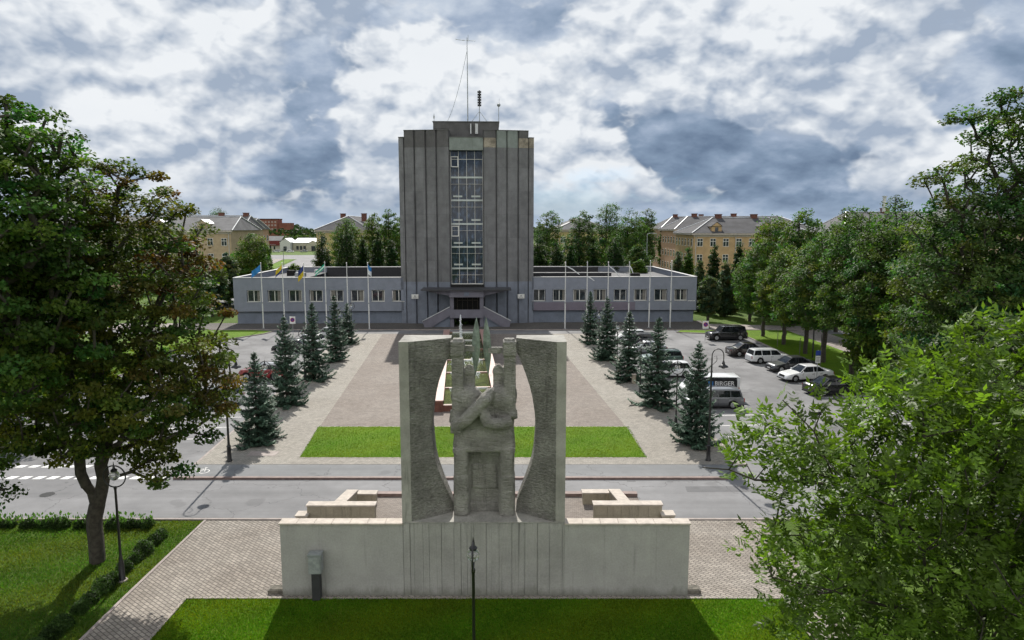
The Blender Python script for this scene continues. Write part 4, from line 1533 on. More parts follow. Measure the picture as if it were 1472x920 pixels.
def ash_tree():
    rng = np.random.default_rng(21)
    t = thing('ash_tree', 'bright green leafy ash close in front at the lower right corner', 'tree', tuple(b5))
    E = [el(1400, 780, 9.6, 2.3, 1.9, 2.3, b5), el(1370, 600, 9.6, 1.25, 1.3, .85, b5), el(1440, 530, 9.9, .95, 1.2, .75, b5), el(1220, 700, 9.2, 1.15, 1.0, .75, b5), el(1125, 650, 9.0, .55, .6, .42, b5),
         el(1160, 820, 9.0, .62, .8, .45, b5), el(1240, 890, 9.2, 1.2, 1.1, .7, b5), el(1075, 670, 8.9, .22, .35, .25, b5), el(1290, 570, 9.5, .5, .7, .3, b5), el(1460, 640, 10.4, 1.2, 1.2, 1.4, b5),
         el(1062, 640, 8.9, .18, .3, .2, b5), el(1112, 598, 9.0, .25, .3, .18, b5), el(1170, 606, 9.1, .35, .4, .2, b5), el(1085, 790, 8.9, .25, .35, .2, b5), el(1130, 760, 9.0, .3, .4, .2, b5)]
    cl = clump_points([(np.array(a), np.array(b)) for a, b in E], 470, rng, .55)
    stems = [[(0, 0, -.1), (0, .1, 3.5), (-.1, .1, 6.0)], [(-.1, .1, 6.0), (-.5, -.1, 8.0), (-.6, -.2, 10.5), loc(1440, 560, 9.8, b5)],
             [(-.2, .1, 7.0), loc(1400, 730, 9.4, b5), loc(1300, 690, 9.2, b5), loc(1200, 690, 9.1, b5), loc(1120, 660, 9.0, b5)],
             [(-.1, .1, 6.2), loc(1330, 880, 9.3, b5), loc(1200, 850, 9.0, b5), loc(1110, 830, 8.9, b5)],
             [loc(1300, 690, 9.2, b5), loc(1230, 700, 9.05, b5), loc(1150, 692, 8.95, b5), loc(1085, 690, 8.9, b5), loc(1048, 675, 8.85, b5), loc(1010, 672, 8.8, b5)],
             [loc(1200, 690, 9.1, b5), loc(1170, 620, 9.0, b5), loc(1125, 575, 8.95, b5)]]
    pos, par, rad, cn = skeleton(stems, cl, rng, np.array((-.1, .1, 6.2)), r_tip=.0075, lift=.1)
    # bare twig tips
    tw_p, tw_r = [], []
    limbs_mesh('trunk', pos, par, rad, M_BARK, t, None, 0.0)
    P_, N_, T_, S_, C_ = [], [], [], [], []
    c, v = leafcolor('ash')
    c = np.array(c)
    for k, q in enumerate(cl):
        par_dir = q - pos[par[cn[k]]]
        par_dir /= np.linalg.norm(par_dir) + 1e-9
        tone = max(.45, 1 + rng.normal(0, .35))
        hue = rng.normal(0, .12)
        for j in range(int(rng.integers(11, 19))):
            d = rng.normal(0, 1, 3) + par_dir * .9 + np.array([0, 0, .25])
            d /= np.linalg.norm(d)
            st = q + rng.normal(0, .13, 3)
            L = rng.uniform(.17, .30)
            side = np.cross(d, rng.normal(0, .35, 3) + np.array([0, 0, 1.0]))
            side /= np.linalg.norm(side) + 1e-9
            nrm = np.cross(side, d)
            npair = int(rng.integers(3, 6))
            lt = tone * (1 + rng.normal(0, .15))
            for i in range(npair):
                u = (i + .8) / npair
                pp = st + d * L * u + np.array([0, 0, -.10 * u * u * L * 2])
                for s in (-1, 1):
                    ld = side * s * .9 + d * .55 + np.array([0, 0, -.22]) + rng.normal(0, .12, 3)
                    ld /= np.linalg.norm(ld)
                    sz = rng.uniform(.065, .105) * (1 - .35 * abs(u - .5))
                    P_.append(pp + ld * sz * .55); N_.append(nrm + rng.normal(0, .22, 3)); T_.append(ld); S_.append(sz); C_.append(lt * (1 + rng.normal(0, .1)))
            P_.append(st + d * (L + .05)); N_.append(nrm); T_.append(d); S_.append(.09); C_.append(lt)
    tone = np.array(C_)[:, None]
    C = c[None] * np.clip(tone, .5, 1.7)
    leaves_mesh('crown', np.array(P_), np.array(N_), np.array(T_), np.array(S_) * 1.38, C, .40, True, M_LEAFG, t)
    return t


ash_tree()


# --- row of limes on the verge between the car park and the path
def row_tree(seed, h, r, kd, nclump=190):
    rng = random.Random(seed)
    E = [((0, 0, h * .55), (r, r, h * .26)), ((rng.uniform(-.4, .4), 0, h * .74), (r * .68, r * .68, h * .19)), ((rng.uniform(-.3, .3), 0, h * .90), (r * .3, r * .3, h * .085)),
         ((r * .4, .3, h * .42), (r * .7, r * .7, h * .14)), ((-r * .4, -.3, h * .40), (r * .7, r * .7, h * .13))]
    return E, nclump


lab = {0: 'first lime in the row beside the path, nearest the town hall, behind the black off-roader',
       1: 'second lime in the row from the town hall', 2: 'third lime in the row from the town hall', 3: 'fourth lime in the row from the town hall, behind the white estate car',
       4: 'fifth lime in the row from the town hall', 5: 'sixth lime in the row from the town hall, behind the white saloon', 6: 'seventh lime in the row, nearest the camera, behind the black saloon'}
rowp = [(33.0, 90.5, 13.0, 2.9, 'green'), (33.2, 84.0, 12.2, 2.9, 'lime'), (33.2, 77.6, 12.5, 3.1, 'green'), (33.0, 72.6, 14.6, 3.0, 'olive'), (33.1, 66.6, 16.4, 3.1, 'olive'), (33.2, 60.8, 16.9, 3.2, 'olive'), (33.4, 54.0, 15.6, 3.3, 'lime')]
for i, (x, y, h, r, kd) in enumerate(rowp):
    E, nc = row_tree(60 + i, h, r, kd)
    broadleaf('lime_tree', lab[i], 'tree', (x, y, .1), [(e[0], (e[1][0] * 1.22, e[1][1] * 1.22, e[1][2] * 1.12)) for e in E], 330, 85, .24, kd, 60 + i, [[(0, 0, -.1), (.05, 0, 3.0)], [(.05, 0, 3.0), (.1, 0, h * .88)]], .24, .62, group='limes in a row beside the path', flat=.75, minr=.012, tonevar=.25)

# --- small round silvery trees by the ends of the wings and around
small = []


def small_tree(px, pyb, Y, ptop, rpx, kd, label, seed=0, shape='round', z0=.0, n=90, nl=55, lf=.32):
    b = A(px, 0, Y)
    base = Vector((b.x * 1.0, Y, z0))
    # horizontal place from the depth alone
    top = A(px, ptop, Y)
    base.x = top.x
    h = top.z
    r = rpx * Y / 1000 * (1.0 if shape == 'cone' else 1.22)
    if shape == 'round':
        E = [((0, 0, h * .56), (r, r, h * .40)), ((0, 0, h * .75), (r * .6, r * .6, h * .23))]
    elif shape == 'cone':
        E = [((0, 0, h * .22), (r, r, h * .2)), ((0, 0, h * .45), (r * .8, r * .8, h * .22)), ((0, 0, h * .68), (r * .55, r * .55, h * .2)), ((0, 0, h * .88), (r * .25, r * .25, h * .11))]
    else:
        E = [((0, 0, h * .5), (r, r, h * .3)), ((r * .2, 0, h * .75), (r * .75, r * .75, h * .22)), ((-r * .25, 0, h * .3), (r * .9, r * .9, h * .22))]
    return broadleaf('tree' if shape != 'cone' else 'conifer', label, 'tree', base, E, n, nl, lf, kd, 100 + seed,
                     [[(0, 0, -.1), (0, 0, h * (.1 if shape == 'cone' else .2))], [(0, 0, h * (.1 if shape == 'cone' else .2)), (0, 0, h * .9)]], .16 + h * .008,
                     max(.5, r * .26), minr=.03, flat=.9 if shape == 'cone' else .7, tonevar=.2)


T = [
    (300, 436, 112, 368, 17, 'silver', 'silvery round tree at the left end of the left wing', 'round'),
    (326, 436, 118, 362, 14, 'silver', 'slim silvery tree against the left end wall of the left wing', 'round'),
    (281, 436, 122, 385, 15, 'green', 'low green tree behind the silvery tree left of the left wing', 'round'),
    (357, 430, 138, 333, 22, 'lime', 'feathery yellow-green tree in front of the tan building at the left', 'wide'),
    (379, 400, 175, 345, 8, 'green', 'small green tree at the corner of the left street', 'round'),
    (462, 400, 140, 332, 17, 'conifer', 'dark conical thuja at the left of the thuja group behind the left wing', 'cone'),
    (497, 400, 138, 316, 20, 'conifer', 'tallest dark green thuja in front of the ochre house left of the tower', 'cone'),
    (497, 400, 160, 312, 20, 'lime', 'yellow-green tree top rising behind the tallest thuja left of the tower', 'round'),
    (521, 400, 140, 338, 13, 'conifer', 'narrow dark thuja between the tallest one and the tower', 'cone'),
    (542, 400, 142, 330, 14, 'conifer', 'dark thuja two trees left of the tower wall', 'cone'),
    (562, 400, 140, 340, 13, 'conifer', 'dark thuja beside the left wall of the tower', 'cone'),
    (534, 400, 170, 299, 15, 'lime', 'pale green tall tree behind the thujas left of the tower', 'wide'),
    (558, 400, 165, 295, 13, 'green', 'tall airy tree behind the thujas, second from the tower wall', 'wide'),
    (577, 400, 160, 303, 13, 'olive', 'olive tree touching the left wall of the tower', 'wide'),
    (786, 400, 165, 297, 18, 'olive', 'tall pale tree just right of the tower', 'wide'),
    (776, 400, 140, 335, 17, 'conifer', 'dark conifer touching the right wall of the tower', 'cone'),
    (800, 400, 138, 345, 16, 'conifer', 'low dark conifer between the tower and the tall dark tree', 'cone'),
    (833, 400, 142, 298, 20, 'dark', 'tall very dark tree in front of the yellow gabled house right of the tower', 'wide'),
    (853, 400, 134, 340, 11, 'conifer', 'narrow dark conifer below the window of the yellow gabled house', 'cone'),
    (872, 400, 172, 285, 19, 'green', 'tallest bright green tree behind the right wing', 'wide'),
    (903, 400, 158, 303, 22, 'olive', 'wide olive tree behind the right wing', 'wide'),
    (885, 400, 134, 335, 19, 'conifer', 'dark conifer behind the middle of the right wing', 'cone'),
    (929, 400, 170, 298, 13, 'dark', 'tall narrow dark tree beside the right-hand street', 'wide'),
    (918, 400, 140, 350, 15, 'dark', 'low dark bush-like tree at the end of the thuja row, right wing', 'round'),
    (820, 400, 133, 352, 10, 'conifer', 'small conifer standing just behind the right wing roof', 'cone'),
    (975, 400, 135, 360, 12, 'silver', 'small silvery tree right of the right-hand street', 'cone'),
    (990, 400, 132, 352, 11, 'green', 'small upright tree in front of the ochre building, leftmost of its row', 'cone'),
    (1007, 420, 118, 372, 13, 'silver', 'grey-green cone-shaped tree by the right end of the right wing', 'cone'),
    (1028, 430, 125, 350, 14, 'conifer', 'dark pointed conifer beyond the right end of the right wing', 'cone'),
    (1045, 440, 112, 372, 16, 'silver', 'bushy grey-green tree above the black off-roader', 'cone'),
    (1064, 440, 122, 347, 13, 'conifer', 'tall pointed conifer in front of the ochre building', 'cone'),
    (1082, 440, 106, 362, 20, 'green', 'round green tree between the off-roader and the lime row', 'round'),
    (1020, 440, 106, 395, 12, 'silver', 'low silvery tree at the corner of the right wing', 'round'),
    (1108, 440, 112, 304, 27, 'lime', 'tall lime green tree behind the start of the lime row', 'wide'),
    (1150, 440, 100, 300, 28, 'green', 'tall green tree behind the third lime', 'wide'),
    (1290, 440, 62, 330, 42, 'lime', 'light green tree between the lime row and the towering dark lime', 'wide'),
    (1255, 440, 85, 318, 30, 'olive', 'olive tree behind the last limes of the row', 'wide'),
    (955, 400, 205, 322, 7, 'olive', 'small tree at the far end of the pink facade', 'round'),
    (918, 400, 128, 372, 10, 'lime', 'yellow-green bush behind the corner of the right wing', 'round'),
    (426, 400, 130, 378, 9, 'lime', 'yellow-green bush beside the left street', 'round'),
    (311, 330, 260, 299, 14, 'green', 'round tree top above the roof of the tan building', 'round'),
    (1212, 440, 95, 300, 22, 'olive', 'thin-topped tree behind the fifth lime', 'wide'),
    (925, 440, 220, 310, 12, 'olive', 'reddish olive tree top behind the right-hand street', 'wide'),
]
for i, (px, pyb, Y, pt_, r, kd, lb, shp) in enumerate(T):
    cone = shp == 'cone'
    small_tree(px, pyb, Y, pt_, r, kd, lb, i, shp, n=int(110 + r * 4), nl=75, lf=.36 if not cone else .32)


# --- spruces along the plaza
def spruce(h, r, seed):
    rng = np.random.default_rng(seed)
    t = thing('spruce', 'spruce', 'tree')
    m = MB()
    m.tube([(0, 0, -.1), (.02, 0, h * .3), (0, .02, h * .7), (0, 0, h)], [.13, .10, .05, .012], 7)
    P, N, T_, S, C = [], [], [], [], []
    z = .62
    c = np.array(leafcolor('spruce')[0])
    while z < h - .12:
        u = (z - .5) / (h - .5)
        L0 = r * 1.1 * (1 - u) ** .95 + .07
        nb = int(rng.integers(8, 11)) if u < .6 else 7
        a0 = rng.random() * 6.28
        for k in range(nb):
            a = a0 + 2 * math.pi * k / nb + rng.normal(0, .16)
            L = L0 * rng.uniform(.55, 1.18)
            zz = z + rng.normal(0, .06)
            d = np.array([math.cos(a), math.sin(a), 0])
            sd = np.array([-math.sin(a), math.cos(a), 0])
            tilt = -.28 + .75 * u
            tone = rng.uniform(.7, 1.35)
            ns = max(3, int(L / .085))
            end = None
            pts = []
            for i in range(ns):
                s = (i + .5) / ns
                p = d * L * s + np.array([0, 0, zz + L * (tilt * s - .16 * math.sin(s * math.pi) + .20 * s ** 3)])
                pts.append(p)
                w = (.09 + .30 * L * (1 - s) ** .8 * min(1, s * 3)) * .9
                if s < .15 and L > .6:
                    continue
                for sgn in (-1, 1):
                    for q in range(2):
                        dd = sd * sgn * (.85 + .2 * q) + d * (.65 - .1 * q) + np.array([0, 0, -.18 - .25 * q]) + rng.normal(0, .16, 3)
                        dd /= np.linalg.norm(dd)
                        ll = w * rng.uniform(.7, 1.2) + .06
                        P.append(p + dd * ll * .5)
                        N.append(np.array([0, 0, 1]) + rng.normal(0, .35, 3)); T_.append(dd); S.append(ll + .05); C.append(tone * rng.uniform(.8, 1.2) * (1.0 + .35 * s))
                if rng.random() < .7:
                    P.append(p + np.array([0, 0, -.05])); N.append(sd + rng.normal(0, .2, 3)); T_.append(np.array([0, 0, -1]) + d * .6); S.append(.16); C.append(tone)
            m.tube([(0, 0, zz), tuple(pts[len(pts) // 2]), tuple(pts[-1])], [.022, .014, .006], 4)
        z += .25 + .16 * (1 - u) * rng.uniform(.7, 1.3)
    for k in range(26):
        zz = h - rng.random() * .7
        a = rng.random() * 6.28
        dd = np.array([math.cos(a), math.sin(a), .9])
        P.append(np.array([0, 0, zz]) + dd * .05); N.append(rng.normal(0, 1, 3)); T_.append(dd); S.append(.14); C.append(1.2)
    m.build('trunk', M_BARK, t)
    leaves_mesh('crown', np.array(P), np.array(N), np.array(T_), np.array(S), c[None] * np.array(C)[:, None], .42, False, M_NEEDLE, t)
    return t


sp = [spruce(7.0, 1.9, 5), spruce(6.4, 1.65, 6), spruce(6.7, 1.5, 7)]
spots = [
    # px,  y base, y top, width px, mesh, label
    (371, 636, 505, 56, 1, 'nearest spruce of the left plaza row, beside the street'),
    (383, 628, 545, 40, 2, 'short spruce growing into the nearest one of the left plaza row'),
    (413, 581, 452, 52, 0, 'spruce in the left plaza row right of the red car'),
    (452, 545, 434, 44, 1, 'third large spruce of the left plaza row'),
    (483, 518, 424, 36, 2, 'fourth large spruce of the left plaza row'),
    (500, 494, 435, 28, 0, 'last and smallest spruce of the left plaza row, by the flagpoles'),
    (1000, 638, 490, 66, 0, 'nearest spruce of the right plaza row, beside the grey estate car'),
    (944, 583, 455, 56, 1, 'bushy second spruce of the right plaza row'),
    (903, 546, 447, 44, 2, 'third spruce of the right plaza row'),
    (872, 517, 426, 40, 0, 'fourth and tallest looking spruce of the right plaza row'),
    (848, 494, 418, 28, 1, 'farthest spruce of the right plaza row, by the flagpoles'),
]
used = set()
for px, pb, pt_, w, k, lb in spots:
    p = G(px, pb, KH)
    hh = A(px, pt_, p.y).z - KH
    wm = w * .5 * p.y / 1000
    base_h = (7.0, 6.4, 6.7)[k]
    base_r = (1.9, 1.65, 1.5)[k]
    s = (wm * 1.25 / base_r, wm * 1.25 / base_r, hh / base_h)
    rz = (px * 7.3) % 6.28
    if k not in used:
        used.add(k)
        o = sp[k]
        o.location = p
        o.rotation_euler.z = rz
        o.scale = s
        o['label'] = lb
    else:
        o = dup(sp[k], p, rz, lb, scale=s)
    o['group'] = 'spruces in two rows along the plaza'


# --- hedges, bushes
def hedge(name, label, p0, p1, w, h, n, seed, kind='hedge', wisps=False, leaf=.075):
    rng = np.random.default_rng(seed)
    p0, p1 = np.array(p0, float), np.array(p1, float)
    L = np.linalg.norm(p1 - p0)
    u = rng.random(n)
    bump = .72 + .28 * np.sin(u * L * 3.1 + seed) * np.sin(u * L * 1.23 + 2) + .12 * np.sin(u * L * 7.7)
    keep = bump > .52
    u, bump = u[keep], bump[keep]
    n = len(u)
    d = (p1 - p0) / L
    nn = np.array([-d[1], d[0]])
    a = rng.random(n) * math.pi
    rr = rng.random(n) ** .35
    xy = p0[None] + d[None] * (u * L)[:, None] + nn[None] * (np.cos(a) * rr * w * .5 * bump)[:, None]
    z = .04 + np.sin(a) * rr * h * bump
    P = np.column_stack([xy, z])
    N = rng.normal(0, .6, (n, 3)) + np.array([0, 0, .7])
    T_ = rng.normal(0, 1, (n, 3))
    S = leaf * rng.uniform(.7, 1.5, n)
    c, v = leafcolor(kind)
    tone = np.clip(.9 + .3 * np.sin(u * L * 5.0) + rng.normal(0, .35, n), .35, 2.0)
    if wisps:
        k = int(n * .022)
        P[:k, 2] = h * rng.uniform(.7, 1.45, k)
        T_[:k] = np.array([0, 0, 1]) + rng.normal(0, .25, (k, 3))
        N[:k] = rng.normal(0, 1, (k, 3)) * np.array([1, 1, .1])
        S[:k] *= 2.2
        tone[:k] = 2.0
    t = thing(name, label, 'hedge', (0, 0, 0))
    leaves_mesh('foliage', P, N, T_, S, np.array(c)[None] * tone[:, None], .55, False, M_LEAF, t)
    m = MB()
    r_ = random.Random(seed)
    for k in range(int(L * 2)):
        q = p0 + d * r_.random() * L
        m.tube([(q[0], q[1], 0), (q[0] + r_.uniform(-.1, .1), q[1], h * .6)], [.012, .006], 4)
    m.build('stems', M_BARK, t)
    return t


hedge('hedge', 'low ragged hedge with tall wisps of grass along the street', (-31.5, 31.75), (-17.2, 31.75), .85, .46, 26000, 3, wisps=True)
hedge('hedge', 'low dark hedge running toward the camera beside the brick path', (-16.25, 30.9), (-15.95, 17), .85, .55, 22000, 5)
for i, (px, py, s_, c_, lb) in enumerate(((633, 464, 1.1, 'lime', 'yellow-green bush under the left stair of the town hall'), (662, 466, 1.4, 'green', 'wide bush between the entrance stairs, left'),
                                      (677, 466, 1.2, 'hedge', 'dark bush between the entrance stairs, right'), (704, 465, .9, 'lime', 'small bush under the right stair of the town hall'), (741, 463, .8, 'olive', 'brown bushy plant at the foot of the right stair'))):
    p = G(px, py, KH)
    o = hedge('bush', lb, (p.x - s_ * .6, p.y - .2), (p.x + s_ * .6, p.y - .2), .9, .85, 900, 20 + i, c_, leaf=.16)
    o['category'] = 'bush'

# grass blades on the near lawns
rng = np.random.default_rng(77)


def blades(name, n, x0_, x1_, y0_, y1_, mat, z=.012, keep=None, col=(0.085, 0.19, 0.012), h=(.03, .075)):
    x = rng.uniform(x0_, x1_, n)
    y = y0_ + (y1_ - y0_) * rng.random(n) ** 1.15
    if keep is not None:
        k = keep(x, y)
        x, y = x[k], y[k]
        n = len(x)
    hh = rng.uniform(h[0], h[1], n)
    P = np.column_stack([x, y, z + hh * .45])
    T_ = np.column_stack([rng.normal(0, .35, n), rng.normal(0, .35, n), np.ones(n)])
    N = rng.normal(0, 1, (n, 3)) * np.array([1, 1, .2]) + 1e-3
    tone = np.clip(1 + rng.normal(0, .22, n) + .18 * np.sin(x * 1.3 + y * .7) * np.sin(y * 1.9 - x * .6), .5, 1.8)
    hue = np.clip(rng.normal(0, .2, n) + .25 * np.sin(x * .8 - y * 1.1), -.4, .6)
    C = np.array(col)[None] * tone[:, None]
    C[:, 0] *= 1 + hue
    o = leaves_mesh(name, P, N, T_, hh, C, .5, False, mat)
    tag(o, None, None, None, 'stuff')
    return o


M_BLADEG = leaf_material('grass_blade', .45, .6, (1.1, 1.2, .5), .15)
o = blades('grass', 150000, -12.62, 10.5, 20.5, 25.27, M_BLADEG, col=(.095, .175, .008))
tag(o, 'vivid green mown grass in front of the monument wall', 'grass')
o = blades('grass', 150000, -32, -14.9, 20.5, 32.4, M_BLADEG, z=0, keep=lambda x, y: x < -15.05, col=(.085, .145, .018), h=(.03, .09))
tag(o, 'darker patchy grass of the lawn under the left trees', 'grass')
o = blades('grass', 60000, -13.9, 8.36, 41.52, 48.33, M_BLADEG, z=KH + .01, keep=lambda x, y: (x > -13.17 - .105 * (y - 41.6)), col=(.105, .19, .007))
tag(o, 'bright green grass of the lawn strip across the plaza', 'grass')

# ------------------------------------------------------------ cars
def paint(name, col, metal=.3, rough=.28):
    return material('paint_' + name, col, rough, .03, 1.0, metal=metal, spec=.5, coat=.8)


M_TYRE = material('tyre', (.012, .012, .012), .85)
M_RIM = material('rim', (.45, .46, .47), .3, .1, 8, metal=.8)
M_CGLASS = glass_material('car_glass', (.010, .012, .014), .03)
M_HEAD = material('headlight_lens', (.65, .68, .70), .1, spec=.8)
M_TAIL = material('tail_light', (.30, .008, .008), .2, spec=.7)
M_TRIM = material('black_trim', (.015, .015, .016), .5)
M_PLATE = material('number_plate', (.75, .75, .74), .4)


def make_car(kind, L, W, H, pt, label, cat='car', dims=None, roofm=None):
    """kind: saloon, estate, suv, hatch, van; front toward local -x"""
    t = thing('van' if kind == 'van' else 'parked_car', label, cat)
    D = {  # hood height, belt height, x of windscreen foot, windscreen top, rear glass top, rear glass foot, deck height (fractions of length)
        'saloon': (.68, .90, .27, .42, .70, .86, .96), 'estate': (.68, .92, .27, .40, .93, .975, .94),
        'suv': (.98, 1.10, .25, .36, .93, .975, 1.12), 'hatch': (.70, .92, .25, .40, .86, .96, .95), 'van': (.95, 1.05, .10, .22, .985, .995, 1.06)}[kind]
    hh, bh, f0, f1, r1, r0, dh = D
    wr = .33 if kind not in ('suv',) else .39
    xf, xr = -L / 2 + L * .185, L / 2 - L * .20
    xw = (xf, xr)
    clr = .20 if kind != 'suv' else .26
    xs = sorted(set([round(-L / 2 + L * k / 34, 3) for k in range(35)] + [round(x + dx * (wr + .05), 3) for x in xw for dx in (-1, -.93, -.8, -.6, -.35, 0, .35, .6, .8, .93, 1)]))
    m = MB()
    rings = []
    for x in xs:
        u = (x + L / 2) / L
        e = min(u, 1 - u)
        s = 1 - .16 * max(0, (1 - e / .10)) ** 2.2 if e < .10 else 1.0
        zb = clr + .10 * max(0, 1 - e / .06)
        for xc in xw:
            q = (wr + .05) ** 2 - (x - xc) ** 2
            if q > 0:
                zb = max(zb, wr + math.sqrt(q) * .98)
        if u < f0:
            zt = hh - (.22 if kind != 'van' else .30) * max(0, 1 - u / .05) ** 1.5 + (bh - hh) * (u / f0) ** 1.1
        elif u > r0:
            zt = dh - (.14) * max(0, 1 - (1 - u) / .04) ** 2
        else:
            zt = bh + (dh - bh) * max(0, (u - f0) / (r0 - f0))
        w = W / 2 * s
        zm = min(max(.52, zb + .01), zt - .1)
        half = [(w * .93, min(zb, zt - .14)), (w * .985, min(max(zb + .01, .36), zt - .12)), (w, max(zm, zb + .02) if zm < zt - .08 else zt - .1), (w * .975, zt - .07), (w * .91, zt - .005), (w * .5, zt + .025)]
        ring = [(x, -a, z) for a, z in half] + [(x, a, z) for a, z in half[::-1]]
        rings.append(ring)
    m.ring(rings)
    m.build('body', pt, t, smooth=True)
    # dark inside of the wheel arches and floor
    m = MB(); m.box(-L / 2 + .35, L / 2 - .35, -W / 2 + .12, W / 2 - .12, clr + .02, min(hh, dh) - .12); m.build('underbody', M_TRIM, t)
    X = lambda u: -L / 2 + L * u
    wb, wt = W / 2 * .90, W / 2 * .70
    if kind == 'van':
        wt = W / 2 * .86
    if kind == 'suv':
        wt = W / 2 * .76
    zr = H - .03
    zB = bh - .03
    nr = 8

    def gh(u, k):  # greenhouse outline at height fraction k
        return u
    rings = []
    for k in (0, .5, .93, 1.0):
        z = zB + (zr - zB) * k
        xa = X(f0 + (f1 - f0) * k ** .92)
        xb = X(r0 + (r1 - r0) * k ** (.9 if kind == 'saloon' else 1.6))
        w = wb + (wt - wb) * k ** 1.15
        c_ = .12 * L / 4.6
        rings.append([(xa, -w * .80, z), (xa + c_, -w, z), ((xa + xb) / 2, -w * 1.01, z), (xb - c_, -w, z), (xb, -w * .82, z), (xb, w * .82, z), (xb - c_, w, z), ((xa + xb) / 2, w * 1.01, z), (xa + c_, w, z), (xa, w * .80, z)])
    m = MB(); m.ring(rings); m.build('windows', M_CGLASS, t)
    # roof skin
    top = rings[-1]
    m = MB()
    cx = sum(p[0] for p in top) / 10

    def grow(f, z, fx=None):
        return [(cx + (p[0] - cx) * (fx or f), p[1] * f, z) for p in top]
    m.ring([grow(1.045, zr - .045, 1.03), grow(1.03, zr + .005, 1.01), grow(.90, zr + .035, .93), grow(.5, zr + .05, .5)])
    m.build('roof', roofm or pt, t, smooth=True)
    # pillars
    ps = [(f0 + .012, f1 + .008, .05), (r0 - .02, r1 - .012, .075 if kind != 'van' else .2)]
    mids = {'saloon': [.565], 'estate': [.55, .76], 'suv': [.55, .76], 'hatch': [.6], 'van': [.30, .52]}[kind]
    for s in (-1, 1):
        for a, b_, w in ps:
            pil = MB(); pil.tube([(X(a), s * wb * .985, zB + .02), (X((a + b_) / 2), s * (wb * .5 + wt * .5) * 1.0, (zB + zr) / 2), (X(b_), s * wt * .99, zr - .02)], w * .75, 6); pil.build('pillar', pt if kind != 'suv' else M_TRIM, t)
        for u in mids:
            pil = MB(); pil.tube([(X(u), s * wb * 1.0, zB + .02), (X(u), s * (wb + wt) * .506, (zB + zr) / 2), (X(u), s * wt * 1.0, zr - .02)], .035, 5); pil.build('pillar', pt if kind != 'suv' else M_TRIM, t)
    # wheels
    for xc in xw:
        for s in (-1, 1):
            m = MB(); prof = [(wr * .62, -.0), (wr * .95, -.0), (wr, .03), (wr, .17), (wr * .95, .20), (wr * .62, .20)]
            rings = [[(xc + r_ * math.cos(2 * math.pi * k / 20), s * (W / 2 - .02 - y), wr + r_ * math.sin(2 * math.pi * k / 20)) for k in range(20)] for r_, y in prof]
            m.ring(rings, caps=False)
            wh = m.build('wheel', M_TYRE, t, smooth=True)
            m = MB()
            yy = s * (W / 2 - .035)
            m.ring([[(xc + r_ * math.cos(2 * math.pi * k / 20), yy - s * q, wr + r_ * math.sin(2 * math.pi * k / 20)) for k in range(20)] for r_, q in ((wr * .66, 0), (wr * .60, .05), (wr * .2, .05))], caps=True)
            for k in range(5):
                a = 2 * math.pi * k / 5
                m.tube([(xc, yy - s * .01, wr), (xc + wr * .6 * math.cos(a), yy - s * .01, wr + wr * .6 * math.sin(a))], .035, 4)
            m.build('rim', M_RIM, wh)
    zl = hh * .90
    for s in (-1, 1):
        m = MB(); m.ring([[(X(.012) + dx, s * (W / 2 * .62 + dy), zl - .07 + dz) for dx, dy, dz in ((-.012, -.16, -.05), (.05, .17, -.04), (.10, .19, .04), (.0, -.16, .045))],
                          [(X(.09) + dx, s * (W / 2 * .62 + dy), zl - .04 + dz) for dx, dy, dz in ((.0, -.10, -.05), (.0, .17, -.04), (.0, .17, .035), (.0, -.1, .045))]])
        m.build('headlight', M_HEAD, t)
        m = MB()
        zt_ = dh - .22
        if kind in ('estate', 'suv', 'van', 'hatch'):
            m.box(X(.985), X(.999), s * W / 2 * .80 - .06, s * W / 2 * .80 + .07, zt_ - .18, zt_ + (.35 if kind == 'van' else .12))
        else:
            m.box(X(.975), X(.999), s * W / 2 * .70 - .16, s * W / 2 * .70 + .14, zt_ - .10, zt_ + .08)
        m.build('tail_light', M_TAIL, t)
        m = MB(); m.sphere((X(f0 + .055), s * (W / 2 + .07), bh + .06), .1, 8, sx=.7, sy=1.1, sz=.75); m.build('mirror', pt, t, smooth=True)
        m = MB()
        for u in (mids[0] - .03, mids[-1] + .07 if len(mids) > 1 else mids[0] + .14):
            m.box(X(u) - .09, X(u) + .09, s * W / 2 * 1.0 - .012, s * W / 2 * 1.0 + .012, bh - .18, bh - .15)
        m.build('door_handle', M_TRIM if kind != 'van' else pt, t)
        m = MB()
        for u in [f0 + .06] + [mids[0]] + ([.74] if kind in ('saloon',) else [mids[-1]]):
            m.box(X(u) - .006, X(u) + .006, s * W / 2 * .99 - .012, s * W / 2 * .99 + .012, clr + .12, bh - .06)
        m.build('door_seam', M_TRIM, t)
    m = MB(); m.box(X(0) - .004, X(.01) + .0, -W * .22, W * .22, clr + .20, clr + .44); m.build('grille', M_TRIM, t)
    m = MB(); m.box(X(0) - .016, X(0) - .005, -.26, .26, clr + .14, clr + .25); m.build('number_plate', M_PLATE, t)
    m = MB(); m.box(X(1) - .002, X(1) + .012, -.26, .26, dh - .42, dh - .31); m.build('number_plate', M_PLATE, t)
    m = MB(); m.box(X(.0) + .05, X(1) - .05, -W / 2 * .955, W / 2 * .955, clr - .01, clr + .10); m.build('sill', M_TRIM, t)
    if kind in ('estate', 'suv'):
        for s in (-1, 1):
            m = MB(); m.tube([(X(f1 + .04), s * wt * .86, zr + .02), (X(f1 + .08), s * wt * .86, zr + .08), (X(r1 - .08), s * wt * .86, zr + .08), (X(r1 - .03), s * wt * .86, zr + .02)], .018, 5)
            m.build('roof_rail', M_RIM if kind == 'estate' else M_TRIM, t)
    return t


